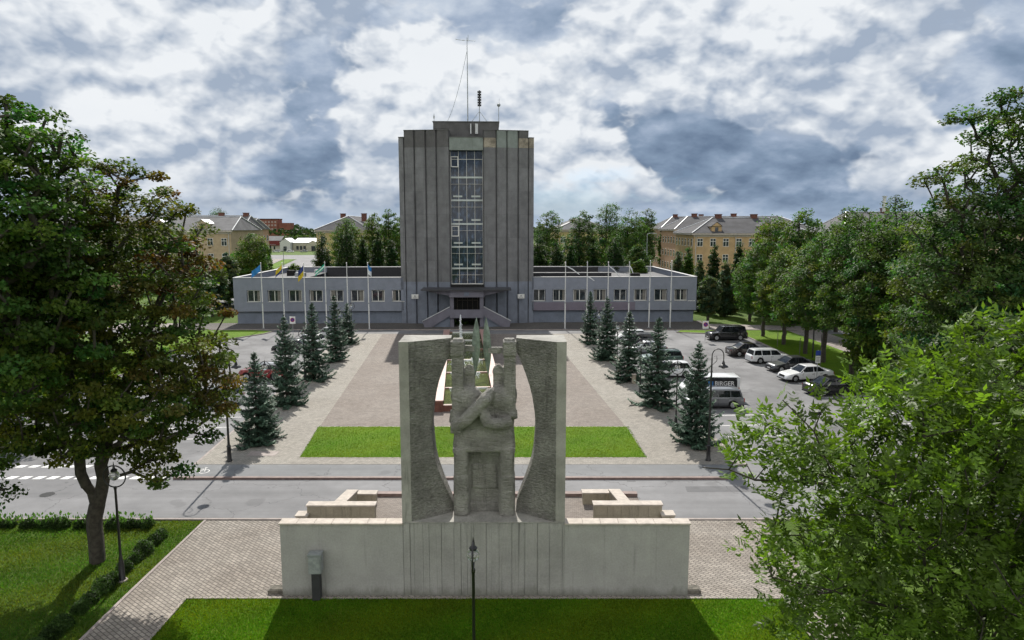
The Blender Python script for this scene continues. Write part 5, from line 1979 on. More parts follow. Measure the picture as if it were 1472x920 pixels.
P_BLACK = paint('black', (.010, .010, .012), .2, .25)
P_WHITE = paint('white', (.70, .71, .72), .0, .3)
P_GREY = paint('dark_grey', (.045, .048, .053), .5, .3)
P_SILVER = paint('silver', (.34, .35, .37), .6, .32)
P_MGREY = paint('mid_grey', (.13, .135, .145), .5, .32)
P_RED = paint('red', (.22, .012, .014), .1, .3)
P_GREEN = paint('green', (.02, .06, .045), .3, .3)
P_BROWN = paint('brown_black', (.022, .016, .015), .3, .25)


def put_car(kind, L, W, H, pt, label, px, py, ang, cat='car', roofm=None, z=.005):
    """px, py: where the middle of the car's ground shadow line on the camera side falls"""
    t = make_car(kind, L, W, H, pt, label, cat, roofm=roofm)
    p = G(px, py)
    t.location = (p.x, p.y + W / 2 * .95, z)
    t.rotation_euler.z = ang
    return t


AR = R(10)
put_car('suv', 4.95, 1.98, 1.80, P_BLACK, 'big black off-roader nearest the town hall, front toward the plaza', 1047, 490, R(3))
put_car('saloon', 4.85, 1.85, 1.45, P_BROWN, 'dark brown-black saloon parked tail first beside the black off-roader', 1080, 513, R(185))
put_car('estate', 4.75, 1.82, 1.48, P_WHITE, 'white estate car with roof rails between two dark saloons', 1110, 523, R(187))
put_car('saloon', 4.85, 1.85, 1.45, P_GREY, 'dark grey saloon facing the plaza between the two white cars', 1142, 535, R(9))
put_car('saloon', 4.9, 1.86, 1.45, P_WHITE, 'white saloon facing the plaza, next to the nearest black saloon', 1163, 549, R(10))
put_car('saloon', 5.0, 1.90, 1.48, P_BLACK, 'black saloon with red tail lights, nearest the camera in the row by the trees', 1205, 569, R(190))
# plaza side of the right car park
van = put_car('van', 4.9, 1.95, 1.92, P_WHITE, 'white van with a black BIRGER panel on its side', 1021, 574, R(-2), 'van')
put_car('estate', 4.7, 1.80, 1.50, P_MGREY, 'grey estate car in front of the white van', 1028, 588, R(-1))
put_car('hatch', 4.3, 1.78, 1.5, P_WHITE, 'white hatchback behind the bushy spruce, right car park', 966, 544, R(2))
put_car('suv', 4.4, 1.8, 1.6, P_GREEN, 'dark green car half hidden by the second right spruce', 952, 527, R(3))
put_car('saloon', 4.6, 1.8, 1.45, P_SILVER, 'silver car glimpsed between the second and third right spruces', 930, 510, R(3))
put_car('suv', 4.5, 1.8, 1.65, P_GREY, 'dark grey car glimpsed left of the third right spruce', 922, 500, R(3))
put_car('hatch', 4.2, 1.75, 1.48, P_WHITE, 'white car farthest up the plaza side of the right car park', 908, 492, R(3))
# left car park
put_car('suv', 4.4, 1.8, 1.58, P_RED, 'dark red car with a silvery roof in the left car park', 376, 548, R(-4), roofm=P_SILVER)
put_car('saloon', 4.6, 1.8, 1.45, P_BLACK, 'black car glimpsed between the second and third left spruces', 418, 507, R(-4))
put_car('hatch', 4.3, 1.78, 1.5, P_WHITE, 'white car glimpsed behind the third left spruce', 440, 499, R(-4))
put_car('hatch', 4.3, 1.78, 1.5, P_SILVER, 'silver car behind the fourth left spruce', 470, 488, R(-4))
put_car('estate', 4.6, 1.8, 1.5, P_SILVER, 'silver estate car mostly hidden behind the left maple crown', 300, 585, R(-5))

# panel and lettering on the van
panel = MB(); panel.box(-.50, 2.18, -.992, -.975, 1.02, 1.62)
po = panel.build('advert_panel', M_TRIM, van)
M_INK = material('white_lettering', (.75, .75, .76), .5)


def text_mesh(s, size, name, mat, parent, loc, rot):
    cu = bpy.data.curves.new('t', 'FONT')
    cu.body = s
    cu.size = size
    cu.extrude = .003
    cu.offset = .004
    o = bpy.data.objects.new('t', cu)
    COL.objects.link(o)
    bpy.context.view_layer.update()
    me = bpy.data.meshes.new_from_object(o.evaluated_get(bpy.context.evaluated_depsgraph_get()))
    bpy.data.objects.remove(o)
    me.materials.clear(); me.materials.append(mat)
    r = link(name, me, parent)
    r.location = loc
    r.rotation_euler = rot
    return r


text_mesh('BIRGER', .50, 'lettering', M_INK, po, (.33, -.998, 1.21), (R(90), 0, 0))
m = MB()
for k in range(14):
    m.box(.36 + k * .105, .44 + k * .105, -1.0, -.993, 1.10, 1.13)
m.build('small_print', M_INK, po)
m = MB(); m.box(-.2, .22, -1.0, -.993, 1.12, 1.54)
m.build('logo', material('logo_blue', (.03, .16, .42), .4), po)
m = MB(); m.prism([(-.1, 0), (.12, 0), (.02, .12)], 0, .002)
m.v = [(x, -1.004 + z, 1.2 + y * 1.8) for x, y, z in m.v]
m.build('logo', M_INK, po)

# ------------------------------------------------------------ lamps
M_GLOBE = material('globe_glass', (.75, .76, .74), .06, .1, 6, spec=.6)
MATS['globe_glass'].node_tree.nodes['Principled BSDF'].inputs['Transmission Weight'].default_value = .85


def ring_lamp(axis='y', h=4.9):
    t = thing('street_lamp', 'lamp', 'street lamp')
    R0 = .44
    zc_ = h - R0
    m = MB()
    m.lathe([(.16, 0), (.16, .05), (.12, .10), (.11, .75), (.085, .85), (.07, 1.0), (.05, 1.1), (.045, zc_ - R0 - .1), (.06, zc_ - R0 - .08), (.06, zc_ - R0 + .02)], 12)
    m.build('post', M_BLACK, t, smooth=True)
    m = MB(); m.torus((0, 0, zc_), R0, .028, axis)
    m.tube([(0, 0, zc_ + R0), (0, 0, zc_ + R0 + .16)], [.025, .008], 6)
    m.build('ring', M_BLACK, t, smooth=True)
    m = MB(); m.sphere((0, 0, zc_ + .04), .20, 16); m.build('globe', M_GLOBE, t, smooth=True)
    m = MB(); m.lathe([(.05, zc_ + .15), (.11, zc_ + .20), (.13, zc_ + .26), (.05, zc_ + .34), (.03, zc_ + R0)], 10); m.build('cap', M_BLACK, t)
    m = MB(); m.lathe([(.22, 0), (.20, .06), (.1, .08)], 10); m.build('foot', M_KERB, t)
    return t


l0 = ring_lamp('y', 4.85)
q = G(176, 835)
l0.location = (q.x, q.y, 0)
l0['label'] = 'black ring lamp with a globe on the left lawn beside the maple trunk'
l0['group'] = 'black ring lamps'
ln = ring_lamp('x', 4.85)
p = A(680, 772, 21.0)
ln.location = (p.x, 21.0, p.z - 4.95)
if ln.location.z > 0 or True:
    # slide along the sight line until it stands on the lawn
    best = min((abs(A(680, 772, y).z - 5.01), y) for y in [18 + .05 * k for k in range(140)])
    Yb = best[1]
    ln.location = (A(680, 772, Yb).x, Yb, 0)
ln['label'] = 'black ring lamp seen edge-on in front of the monument wall'
ln['group'] = 'black ring lamps'
for px, py, lb in ((974, 529, 'ring lamp between the two nearest right spruces, above the van'), (922, 494, 'ring lamp between the second and third right spruces'),
                   (888, 470.6, 'ring lamp between the third and fourth right spruces'), (861.5, 453, 'ring lamp between the two farthest right spruces'),
                   (380.5, 529, 'ring lamp in front of the red car, left plaza row'), (436, 480, 'ring lamp right of the second left spruce'), (488, 452, 'ring lamp between the two farthest left spruces'),
                   (504.6, 440, 'ring lamp at the far end of the left plaza row')):
    p = G(px, py, KH + 4.41)
    dup(l0, (p.x, p.y, KH), 0, lb, 'black ring lamps')


def hook_lamp(s, label, px, py):
    t = thing('street_lamp', label, 'street lamp', tuple(G(px, py, KH)))
    t.rotation_euler.z = 0
    m = MB()
    h = 6.4
    m.lathe([(.17, 0), (.17, .08), (.13, .14), (.12, .9), (.15, .95), (.09, 1.0), (.07, 1.2), (.055, h - .9), (.08, h - .88), (.05, h - .8), (.04, h)], 12)
    m.build('post', M_BLACK, t, smooth=True)
    m = MB()
    pts = [(0, 0, h - .1), (0, 0, h + .1)] + [(s * (.35 - .35 * math.cos(a)), 0, h + .1 + .42 * math.sin(a)) for a in [math.pi * k / 10 for k in range(1, 11)]] + [(s * .7, 0, h - .25)]
    m.tube(pts, .03, 7)
    m.tube([(s * .05, 0, h - .45), (s * .3, 0, h - .2), (s * .28, 0, h + .1), (s * .12, 0, h + .05)], .018, 5)
    m.build('neck', M_BLACK, t, smooth=True)
    m = MB(); m.lathe([(.04, h - .2), (.07, h - .28), (.10, h - .42), (.27, h - .52), (.30, h - .58), (.02, h - .57)], 14, (s * .7, 0)); m.build('shade', M_BLACK, t, smooth=True)
    m = MB(); m.sphere((s * .7, 0, h - .60), .13, 10, sz=.7); m.build('lens', M_GLOBE, t, smooth=True)


hook_lamp(1, 'tall black gooseneck lamp beside the nearest right spruce', 1018, 662)
hook_lamp(1, 'tall black gooseneck lamp under the right edge of the maple crown', 330, 663)

# ------------------------------------------------------------ flagpoles
fc = {'blue': material('flag_blue', (.03, .20, .50), .8), 'yellow': material('flag_yellow', (.55, .42, .03), .8), 'green': material('flag_green', (.02, .38, .22), .8),
      'white': material('flag_white', (.70, .72, .74), .8), 'navy': material('flag_navy', (.03, .05, .18), .8)}
pole0 = None


def flagpole(px, ptop, pb, label, group):
    global pole0
    b = G(px[1], pb, KH)
    if pole0 is None:
        t = thing('flagpole', label, 'flagpole', tuple(b), 0, group)
        h = 9.1
        m = MB(); m.tube([(0, 0, .0), (0, 0, 3.6)], [.085, .08], 8); m.tube([(0, 0, 3.6), (0, 0, h)], [.07, .04], 8); m.build('pole', M_POLE, t)
        m = MB(); m.lathe([(.2, 0), (.2, .05), (.1, .07)], 10); m.lathe([(.10, 3.5), (.10, 3.7)], 8); m.build('collar', M_STEEL, t)
        m = MB(); m.sphere((0, 0, h + .05), .09, 8); m.build('finial', M_POLE, t)
        m = MB(); m.tube([(.09, -.02, 1.2), (.07, -.02, h - .1)], .008, 4); m.build('halyard', M_POLE, t)
        pole0 = t
        o = t
    else:
        o = dup(pole0, b, 0, label, group)
    o.scale = (1, 1, (A(px[0], ptop, b.y).z - KH) / 9.15)
    return b, A(px[0], ptop, b.y).z


def flag(b, zt_, cols, dirx, label, w=1.5, h=1.0, droop=.8):
    """a limp cloth hanging from the top of the pole"""
    m = MB()
    nu, nv = 14, 10
    vs = []
    for j in range(nv + 1):
        v = j / nv
        for i in range(nu + 1):
            u = i / nu
            x = dirx * w * u * (1 - .45 * droop) + .05 * dirx
            y = .13 * math.sin(u * 9 + v * 2) * u ** .5
            z = -h * v - droop * w * u * .75 - .1 * math.sin(u * 5 + v) * u
            vs.append((x, y - .05, z - .2))
    fs, mi = [], []
    for j in range(nv):
        for i in range(nu):
            fs.append((j * (nu + 1) + i, j * (nu + 1) + i + 1, (j + 1) * (nu + 1) + i + 1, (j + 1) * (nu + 1) + i))
            mi.append(min(int(j / nv * len(cols)), len(cols) - 1))
    m.v, m.f, m.m = vs, fs, mi
    me_o = m.build('flag', [fc[c] for c in cols], None, smooth=True)
    me_o.location = (b.x, b.y, zt_)
    tag(me_o, label, 'flag')
    return me_o


FL = [((377, 379), 378, 472, 'leftmost flagpole, with a blue flag'), ((407, 409.5), 378, 472, 'second flagpole from the left, yellow flag'), ((438.5, 440), 379, 472.5, 'third flagpole from the left, navy and yellow flag'),
      ((468, 470), 377, 473, 'fourth flagpole from the left, green and white flag'), ((499.5, 501), 378, 473, 'fifth flagpole from the left, bare, without a flag'), ((527.5, 531), 378, 473, 'sixth flagpole, the right-hand one in front of the left wing')]
gl = 'white flagpoles in front of the left wing'
fls = [('blue',), ('yellow', 'yellow', 'navy'), ('navy', 'yellow'), ('green', 'white', 'green'), None, ('blue', 'white')]
lbs = ['limp blue flag on the leftmost pole', 'yellow flag on the second pole from the left', 'navy and yellow flag on the third pole from the left', 'green and white flag streaming left from the fourth pole', None, 'small blue and white flag on the pole nearest the tower, left wing']
for k, (px, a, b_, lb) in enumerate(FL):
    b, z = flagpole(px, a, b_, lb, gl)
    if fls[k]:
        flag(b, z, fls[k], -1 if k != 5 else 1, lbs[k], w=(1.9, 1.5, 1.3, 2.0, 1, .8)[k], h=(.9, .9, 1.5, .6, 1, 1.3)[k], droop=(.75, .9, .95, .8, 1, .9)[k])
FR = [((813, 812), 377, 472.5, 'leftmost flagpole in front of the right wing'), ((844, 843), 377, 472, 'second flagpole in front of the right wing'), ((874.5, 873), 377, 472, 'third flagpole in front of the right wing'),
      ((904.5, 903), 377, 471.5, 'fourth flagpole in front of the right wing'), ((935, 932.5), 375, 471, 'fifth flagpole in front of the right wing'), ((965, 963), 375, 471, 'sixth and rightmost flagpole of all')]
gr = 'white flagpoles in front of the right wing'
pen = [(1.95, 1.2), (1.0, .6), (1.6, 1.5), (.5, 1.0), None, None]
for k, (px, a, b_, lb) in enumerate(FR):
    b, z = flagpole(px, a, b_, lb, gr)
    if pen[k]:
        w, d = pen[k]
        z -= .5 if k != 1 else 2.0
        m = MB()
        m.tube([(0.05, -.02, 0), (w * .5, -.05, -d * .40), (w, -.02, -d)], [.05, .075, .05], 6)
        t = thing('furled_pennant', ['long white furled pennant slanting from the leftmost right-wing pole', 'short white pennant slanting from the second right-wing pole',
                                     'white pennant slanting from the third right-wing pole', 'white pennant hanging steeply from the fourth right-wing pole'][k], 'pennant', (b.x, b.y, z))
        m.build('cloth', fc['white'], t, smooth=True)

# ------------------------------------------------------------ signs, bollards
M_SBLUE = material('sign_blue', (.02, .05, .28), .4)
M_SRED = material('sign_red', (.45, .02, .02), .4)


def nopark(px, py, label, Ysz=1.0, z0=KH, h=2.5):
    b = G(px, py, z0)
    t = thing('parking_sign', label, 'road sign', tuple(b))
    m = MB(); m.tube([(0, 0, 0), (0, 0, h)], .035, 6); m.build('post', M_STEEL, t)
    m = MB(); m.box(-.38, .38, -.05, -.035, h - .95, h + .05); bd = m.build('board', M_FRAME, t, bevel=.004)

    def disc(r, y, mt, nm):
        d = MB()
        n = 24
        d.add([(r * math.cos(2 * math.pi * k / n), y, h - .42 + r * math.sin(2 * math.pi * k / n)) for k in range(n)], [tuple(range(n))])
        d.build(nm, mt, bd)
    disc(.29, -.052, M_SRED, 'red_ring')
    disc(.235, -.054, M_SBLUE, 'blue_field')
    d = MB(); c_, s_ = math.cos(R(-45)), math.sin(R(-45))
    q = [(-.24, -.035), (.24, -.035), (.24, .035), (-.24, .035)]
    d.add([(x * c_ - y * s_, -.056, h - .42 + x * s_ + y * c_) for x, y in q], [(0, 1, 2, 3)])
    d.build('red_bar', M_SRED, bd)


nopark(1013.5, 490, 'no-parking sign on a post on the verge left of the black off-roader')
nopark(421.5, 482, 'no-parking sign behind the tip of the second left spruce', z0=.02)
b = G(1195, 560, .1)
t = thing('road_sign', 'blue parking sign with a white plate below on the verge among the lime trunks', 'road sign', (b.x, 63, .1))
m = MB(); m.tube([(0, 0, 0), (0, 0, 3.0)], .035, 6); m.build('post', M_STEEL, t)
m = MB(); m.box(-.22, .22, -.05, -.035, 2.5, 2.95); bd = m.build('board', M_SBLUE, t)
m = MB(); m.box(-.22, .22, -.05, -.035, 1.8, 2.45); bd2 = m.build('board', M_FRAME, t)
m = MB()
for k in range(4):
    m.box(-.16, .16, -.056, -.051, 1.9 + k * .13, 1.94 + k * .13)
m.build('lettering', M_TRIM, bd2)
t = thing('lamp_post', 'thin dark lamp post on the verge between the third and fourth limes', 'lamp post', (33.0, 75.2, .1))
m = MB(); m.tube([(0, 0, 0), (0, 0, 5.5)], [.09, .05], 8); m.build('post', M_BLACK, t)
m = MB(); m.lathe([(.05, 5.5), (.2, 5.6), (.22, 5.9), (.05, 6.1)], 10); m.build('lantern', M_GLOBE, t)
for k, (px, py) in enumerate(((902, 546), (911, 551), (890, 535), (446, 545), (453, 520))):
    b = G(px, py, KH)
    t = thing('stone_bollard', ['pale stone pillar at the foot of the third right spruce', 'lower stone pillar right beside the one at the third right spruce', 'stone pillar between the third and fourth right spruces',
                                'pale stone pillar right of the second left spruce', 'stone pillar between the third and fourth left spruces'][k], 'bollard', tuple(b))
    h = 1.15 if k != 1 else .8
    m = MB(); m.box(-.17, .17, -.17, .17, 0, h); m.build('shaft', M_BLOCK, t, bevel=.015)
    m = MB(); m.box(-.2, .2, -.2, .2, h, h + .07); m.build('cap', M_CAP, t)
b = G(378, 652, KH)
m = MB(); m.box(-.9, .9, -.45, .45, 0, .01); o = m.build('manhole_cover', M_KERB); o.location = (b.x, b.y, KH)
tag(o, 'pale rectangular cover slab in the paving by the nearest left spruce', 'manhole cover')
b = G(68, 711)
m = MB(); m.lathe([(.01, .004), (.36, .004), (.36, .010), (.01, .010)], 20); o = m.build('manhole_cover', M_TRIM); o.location = (b.x, b.y, .003)
tag(o, 'round dark manhole cover in the street at the left', 'manhole cover')
# slim posts with saplings' stakes on the verge
for k, (x, y) in enumerate(((31.9, 82.5), (32.1, 76.5), (31.8, 70.5), (35.6, 79))):
    m = MB(); m.tube([(0, 0, 0), (0, 0, 2.0)], .04, 5)
    o = m.build('stake', M_BARKL); o.location = (x, y, .1)
    tag(o, ['thin stake on the verge behind the brown-black saloon', 'thin stake on the verge behind the white estate car', 'thin stake on the verge behind the dark grey saloon', 'thin stake on the far side of the verge by the path'][k], 'post')
# small sign seen over the ash leaves
b = G(1170, 640, .02)
t = thing('parking_sign', 'small dark-backed sign seen above the ash leaves in the right car park', 'road sign', (b.x, b.y, 0))
m = MB(); m.tube([(0, 0, 0), (0, 0, 2.3)], .03, 6); m.build('post', M_STEEL, t)
m = MB(); m.box(-.38, .38, -.03, 0.0, 2.05, 2.3); m.build('board', M_TRIM, t)

# ------------------------------------------------------------ fountain
FA = G(671, 594, KH)
ftn = thing('fountain', 'stepped fountain with red granite sides, green water and white jets in mid plaza', 'fountain', (-3.35, 52.5, KH), R(4.3))
LF, HWF = 38, 2.35
for s in (-1, 1):
    m = MB()
    y = 0
    k = 0
    while y < LF:
        z1 = .92 - .0 * k
        m.box(s * (HWF) - .36, s * (HWF) + .36, y, y + 4.7, 0, z1 - .08)
        y += 4.75
        k += 1
    m.build('side_wall', M_GRAND, ftn)
    m = MB()
    y = 0
    while y < LF:
        m.box(s * (HWF) - .40, s * (HWF) + .40, y - .03, y + 4.68, .84, .92)
        y += 4.75
    m.build('side_coping', M_GRAN, ftn)
m = MB(); m.box(-HWF + .36, HWF - .36, .1, .5, 0, .5); m.build('end_wall', M_GRAND, ftn)
for k in range(6):
    y0_, y1_ = .5 + k * 6.2, .5 + (k + 1) * 6.2
    z = .30 + k * .05
    m = MB(); m.box(-HWF + .37, HWF - .37, y0_, y1_ - .1, .02, z); m.build('basin_water', M_WATER, ftn)
    m = MB(); m.box(-HWF + .37, HWF - .37, y1_ - .25, y1_ - .02, .02, z + .12)
    m.build('basin_step', M_GRAN, ftn)
    m = MB(); m.box(-1.6, 1.2 if k % 2 else 1.7, y1_ - .30, y1_ - .26, z - .02, z + .13)
    m.build('overflow', M_FOAM, ftn)
rng = np.random.default_rng(9)


def splash(cx, cy, z0_, h, r, n, jet=False):
    m = MB()
    for k in range(n):
        a = rng.random() * 6.28
        q = abs(rng.normal(0, .55)) * r
        zz = z0_ + (h * max(0, 1 - q / r) * rng.random() if not jet else h * rng.random() ** .8)
        q = q if not jet else q * (1.15 - (zz - z0_) / h)
        s = rng.uniform(.025, .085)
        m.sphere((cx + q * math.cos(a), cy + q * 1.5 * math.sin(a), zz), s, 5, sz=1.4)
    m.build('water_jet', M_FOAM, ftn)


for (x, y, h, r) in ((-.9, 17, .9, .9), (.9, 18.5, .7, .9), (-.6, 25, .9, .8), (.2, 11.5, .6, 1.0), (-.2, 5.5, .5, .9), (1.1, 26, .5, .6)):
    splash(x, y, .35, h, r, 260)
splash(-.55, 30, .4, 3.4, .28, 300, True)
b = G(627, 592, KH)
t = thing('info_board', 'small white and blue board leaning beside the left end of the fountain', 'board', (b.x, b.y, KH))
m = MB(); m.ring([[(-.42, 0, .0), (.42, 0, .0), (.42, .03, .0), (-.42, .03, .0)], [(-.42, .25, .8), (.42, .25, .8), (.42, .28, .8), (-.42, .28, .8)]]); bd = m.build('panel', M_FRAME, t)
m = MB(); m.add([(.27 * math.cos(a), .155 + .08 * math.sin(a), .50 + .25 * math.sin(a)) for a in [2 * math.pi * k / 20 for k in range(20)]], [tuple(range(20))]); m.build('blue_disc', material('disc_blue', (.03, .25, .6)), bd)
m = MB(); m.box(-.42, .42, -.012, -.004, .0, .16); m.build('purple_strip', material('strip_purple', (.08, .03, .18)), bd)

# ------------------------------------------------------------ streets and buildings beyond
sheet('street', [(-51.0, 128), (-58.5, 128), (-101, 330), (-86, 330)], .006, M_ASPH)
sheet('street', [(-110, 322), (-160, 322), (-175, 372), (-60, 372), (-60, 322)], .007, M_ASPH)
sheet('footway', [(-61.8, 128), (-65.0, 128), (-111, 322), (-105.0, 322)], .05, M_PATH, .05)
sheet('verge', [(-58.7, 128), (-61.6, 128), (-104.5, 318), (-99.5, 318)], .05, M_LAWN, .05)
sheet('street', [(34.5, 128), (39.0, 128), (52, 330), (44, 330)], .006, M_ASPH)
sheet('footway', [(41.4, 120), (43.6, 120), (50.5, 205), (48.3, 205)], .05, M_PATH, .05)
sheet('back_yard', [(-52, 131.5), (33, 131.5), (33, 134), (-52, 134)], .006, M_ASPH)

WALLC = {'tan': (.42, .33, .22), 'ochre': (.47, .33, .18), 'pink': (.42, .27, .18), 'yellow': (.48, .39, .20), 'cream': (.45, .42, .34)}
WM = {k: concrete_material('plaster_' + k, c, .25, 0.0, mottled=.12) for k, c in WALLC.items()}
M_SLATE = material('slate_roof', (.062, .062, .068), .95, .25, .5, .4, 6)
M_SLATEL = material('pale_slate_roof', (.125, .125, .13), .95, .2, .5, .4, 6)
M_BRKC = material('brick_chimney', (.14, .065, .05), .9, .2, 3)
M_WINF = MATS['white_frame']
_wm = {}


def win_mesh(w, h):
    if (w, h) not in _wm:
        m = MB(); m.box(-w / 2 - .03, w / 2 + .03, -.03, .06, -.03, h + .03)
        f = bpy.data.meshes.new('w')
        a = m
        fo = a.build('tmpw', M_WINF)
        m = MB()
        for s in (-1, 1):
            m.box(min(s * .05, s * (w / 2 - .04)), max(s * .05, s * (w / 2 - .04)), -.045, -.032, .06, h * .62)
            m.box(min(s * .05, s * (w / 2 - .04)), max(s * .05, s * (w / 2 - .04)), -.045, -.032, h * .68, h - .05)
        po_ = m.build('tmpp', M_GLASS)
        _wm[(w, h)] = (fo.data, po_.data)
        bpy.data.objects.remove(fo); bpy.data.objects.remove(po_)
    return _wm[(w, h)]


def house(label, x0_, x1_, y0_, y1_, eave, ridge, wall, hip=4.0, roofm=None, axis='x', dormers=(), chim=(), rows=(10.2, 6.7, 3.2), step=3.0, sides='fl', cat='building', ww=1.2, wh=1.7, rot=0.0, cornice=True, pipes=True):
    t = thing('apartment_building', label, cat, ((x0_ + x1_) / 2, y0_, 0), rot)
    hx = (x1_ - x0_) / 2
    d = y1_ - y0_
    m = MB(); m.box(-hx, hx, 0, d, 0, eave); m.build('wall', WM[wall], t)
    o = .55
    m = MB()
    X0, X1, Y0, Y1 = -hx - o, hx + o, -o, d + o
    if axis == 'x':
        r0, r1 = (X0 + hip, (Y0 + Y1) / 2, ridge), (X1 - hip, (Y0 + Y1) / 2, ridge)
        vs = [(X0, Y0, eave), (X1, Y0, eave), (X1, Y1, eave), (X0, Y1, eave), r0, r1]
        m.add(vs, [(0, 1, 5, 4), (1, 2, 5), (2, 3, 4, 5), (3, 0, 4), (0, 3, 2, 1)])
        hips = [(0, 4), (1, 5), (4, 5), (2, 5), (3, 4)]
    else:
        r0, r1 = (0, Y0 + hip, ridge), (0, Y1 - hip, ridge)
        vs = [(X0, Y0, eave), (X1, Y0, eave), (X1, Y1, eave), (X0, Y1, eave), r0, r1]
        m.add(vs, [(0, 1, 4), (1, 2, 5, 4), (2, 3, 5), (3, 0, 4, 5), (0, 3, 2, 1)])
        hips = [(0, 4), (1, 4), (4, 5), (2, 5), (3, 5)]
    rf = m.build('roof', roofm or M_SLATE, t)
    m = MB()
    for a, b_ in hips:
        a, b_ = Vector(vs[a]), Vector(vs[b_])
        m.tube([a + Vector((0, 0, .05)), b_ + Vector((0, 0, .05))], .13, 4)
    m.build('ridge_flashing', M_METAL, rf)
    if cornice:
        m = MB(); m.box(X0 + .1, X1 - .1, Y0 + .05, Y0 + .30, eave - .38, eave - .02); m.box(X0 + .05, X0 + .3, Y0 + .3, Y1 - .1, eave - .38, eave - .02)
        m.box(-hx - .08, hx + .08, -.10, -.002, eave - .8, eave - .39)
        m.build('cornice', M_CAP, t)
    fme, pme = win_mesh(ww, wh)

    def addw(x, y, z, rz):
        w = link('window', fme, t); w.location = (x, y, z); w.rotation_euler.z = rz
        p = link('pane', pme, w)
    n = max(2, int(2 * hx / step))
    cnt = 0
    for z in rows:
        if 'f' in sides:
            for i in range(n):
                if cnt < 60:
                    addw(-hx + 2 * hx * (i + .5) / n, -.04, z, 0); cnt += 1
        k = max(2, int(d / step))
        if 'l' in sides:
            for i in range(k):
                if cnt < 95:
                    addw(-hx - .04, d * (i + .5) / k, z, -math.pi / 2); cnt += 1
        if 'r' in sides:
            for i in range(k):
                if cnt < 95:
                    addw(hx + .04, d * (i + .5) / k, z, math.pi / 2); cnt += 1
    if pipes:
        for x in (-hx + .5, hx - .5, -hx + 2 * hx * .36, -hx + 2 * hx * .68):
            m = MB(); m.tube([(x, -.14, 0), (x, -.14, eave - .9), (x, -.5, eave - .2)], .07, 5); m.build('downpipe', M_METAL, t)
    for u in dormers:
        x = -hx + 2 * hx * u
        ds = (ridge - eave) / ((Y1 - Y0) / 2)
        m = MB()
        w, h_ = 1.1, 1.5
        yb = .5
        m.box(x - w, x + w, yb, yb + 3.0, eave, eave + h_)
        dm = m.build('dormer', WM[wall], t)
        m = MB()
        m.add([(x - w - .25, yb - .2, eave + h_), (x + w + .25, yb - .2, eave + h_), (x, yb - .2, eave + h_ + 1.0), (x - w - .25, yb + 4.2, eave + h_), (x + w + .25, yb + 4.2, eave + h_), (x, yb + 4.2, eave + h_ + 1.0)],
              [(0, 3, 5, 2), (1, 2, 5, 4), (0, 1, 4, 3), (3, 4, 5)])
        m.build('dormer_roof', M_SLATE if wall == 'ochre' else M_METAL, dm)
        m = MB(); m.add([(x - w, yb - .12, eave + h_ + .05), (x + w, yb - .12, eave + h_ + .05), (x, yb - .12, eave + h_ + .85)], [(0, 1, 2)]); m.build('dormer_gable', WM[wall], dm)
        m = MB(); m.box(x - .35, x + .35, yb - .05, yb - .01, eave + .35, eave + 1.3); m.build('dormer_window', M_GLASS, dm)
    for u, v in chim:
        x, y = -hx + 2 * hx * u, d * v
        zb = eave + (ridge - eave) * (1 - abs(v - .5) * 2) - .3
        m = MB(); m.box(x - .7, x + .7, y - .45, y + .45, zb, ridge + .7); m.box(x - .8, x + .8, y - .55, y + .55, ridge + .7, ridge + .85)
        m.build('chimney', M_BRKC, rf)
    return t


house('tan three-storey building with small white dormers at the left, facing the camera', -112, -64.2, 160, 178, 13.7, 16.9, 'tan', dormers=(.66, .86), roofm=M_SLATEL, hip=1.5, chim=(), sides='f')
house('pinkish building behind the tan one, its end wall showing beside the left street', -116, -80.5, 214, 232, 13.8, 17.3, 'pink', roofm=M_SLATEL, hip=.8, chim=((.9, .5), (.6, .5)), sides='fr')
house('narrow slate roofed building between the tan and the pinkish ones', -106, -72.0, 187, 203, 13.9, 17.6, 'tan', roofm=M_SLATEL, hip=1.0, chim=((.75, .5), (.95, .5)), sides='f')
house('ochre hip roofed house behind the thujas left of the tower', -53.6, -39.2, 192, 225, 13.7, 17.6, 'yellow', axis='y', hip=8, chim=((.3, .4), (.75, .35)), sides='f', step=3.4)
house('yellow gabled house behind the dark trees right of the tower', 12.2, 26.2, 192, 225, 13.9, 17.1, 'yellow', axis='y', hip=7, roofm=M_SLATEL, chim=(), sides='f', step=3.2)
house('ochre building with gabled dormers right of the street, nearest of its row', 40.2, 66, 155, 172, 13.1, 16.6, 'ochre', dormers=(.2, .62), hip=7, chim=((.3, .5), (.62, .5)), sides='fl', step=2.6)
house('pink fronted building behind the ochre one, its side facing the street', 43.5, 80, 186, 206, 13.9, 17.4, 'pink', hip=6, chim=((.2, .5), (.5, .5)), sides='fl')
house('dark roofed building farthest along the right-hand street', 47.5, 90, 222, 242, 14.2, 17.9, 'pink', hip=6, chim=((.15, .5), (.35, .5)), sides='fl')
house('long grey roofed building behind the lime row with light ridge', 62.5, 118, 131, 147, 13.4, 17.3, 'cream', roofm=M_SLATEL, hip=4, dormers=(.35, .6), chim=((.2, .5),), sides='fl')
house('grey roofed building behind the thin-topped limes, vent pipes above its ridge', 72, 128, 118, 132, 14.0, 18.6, 'tan', roofm=M_SLATEL, hip=6, chim=((.10, .5), (.30, .5)), sides='fl')
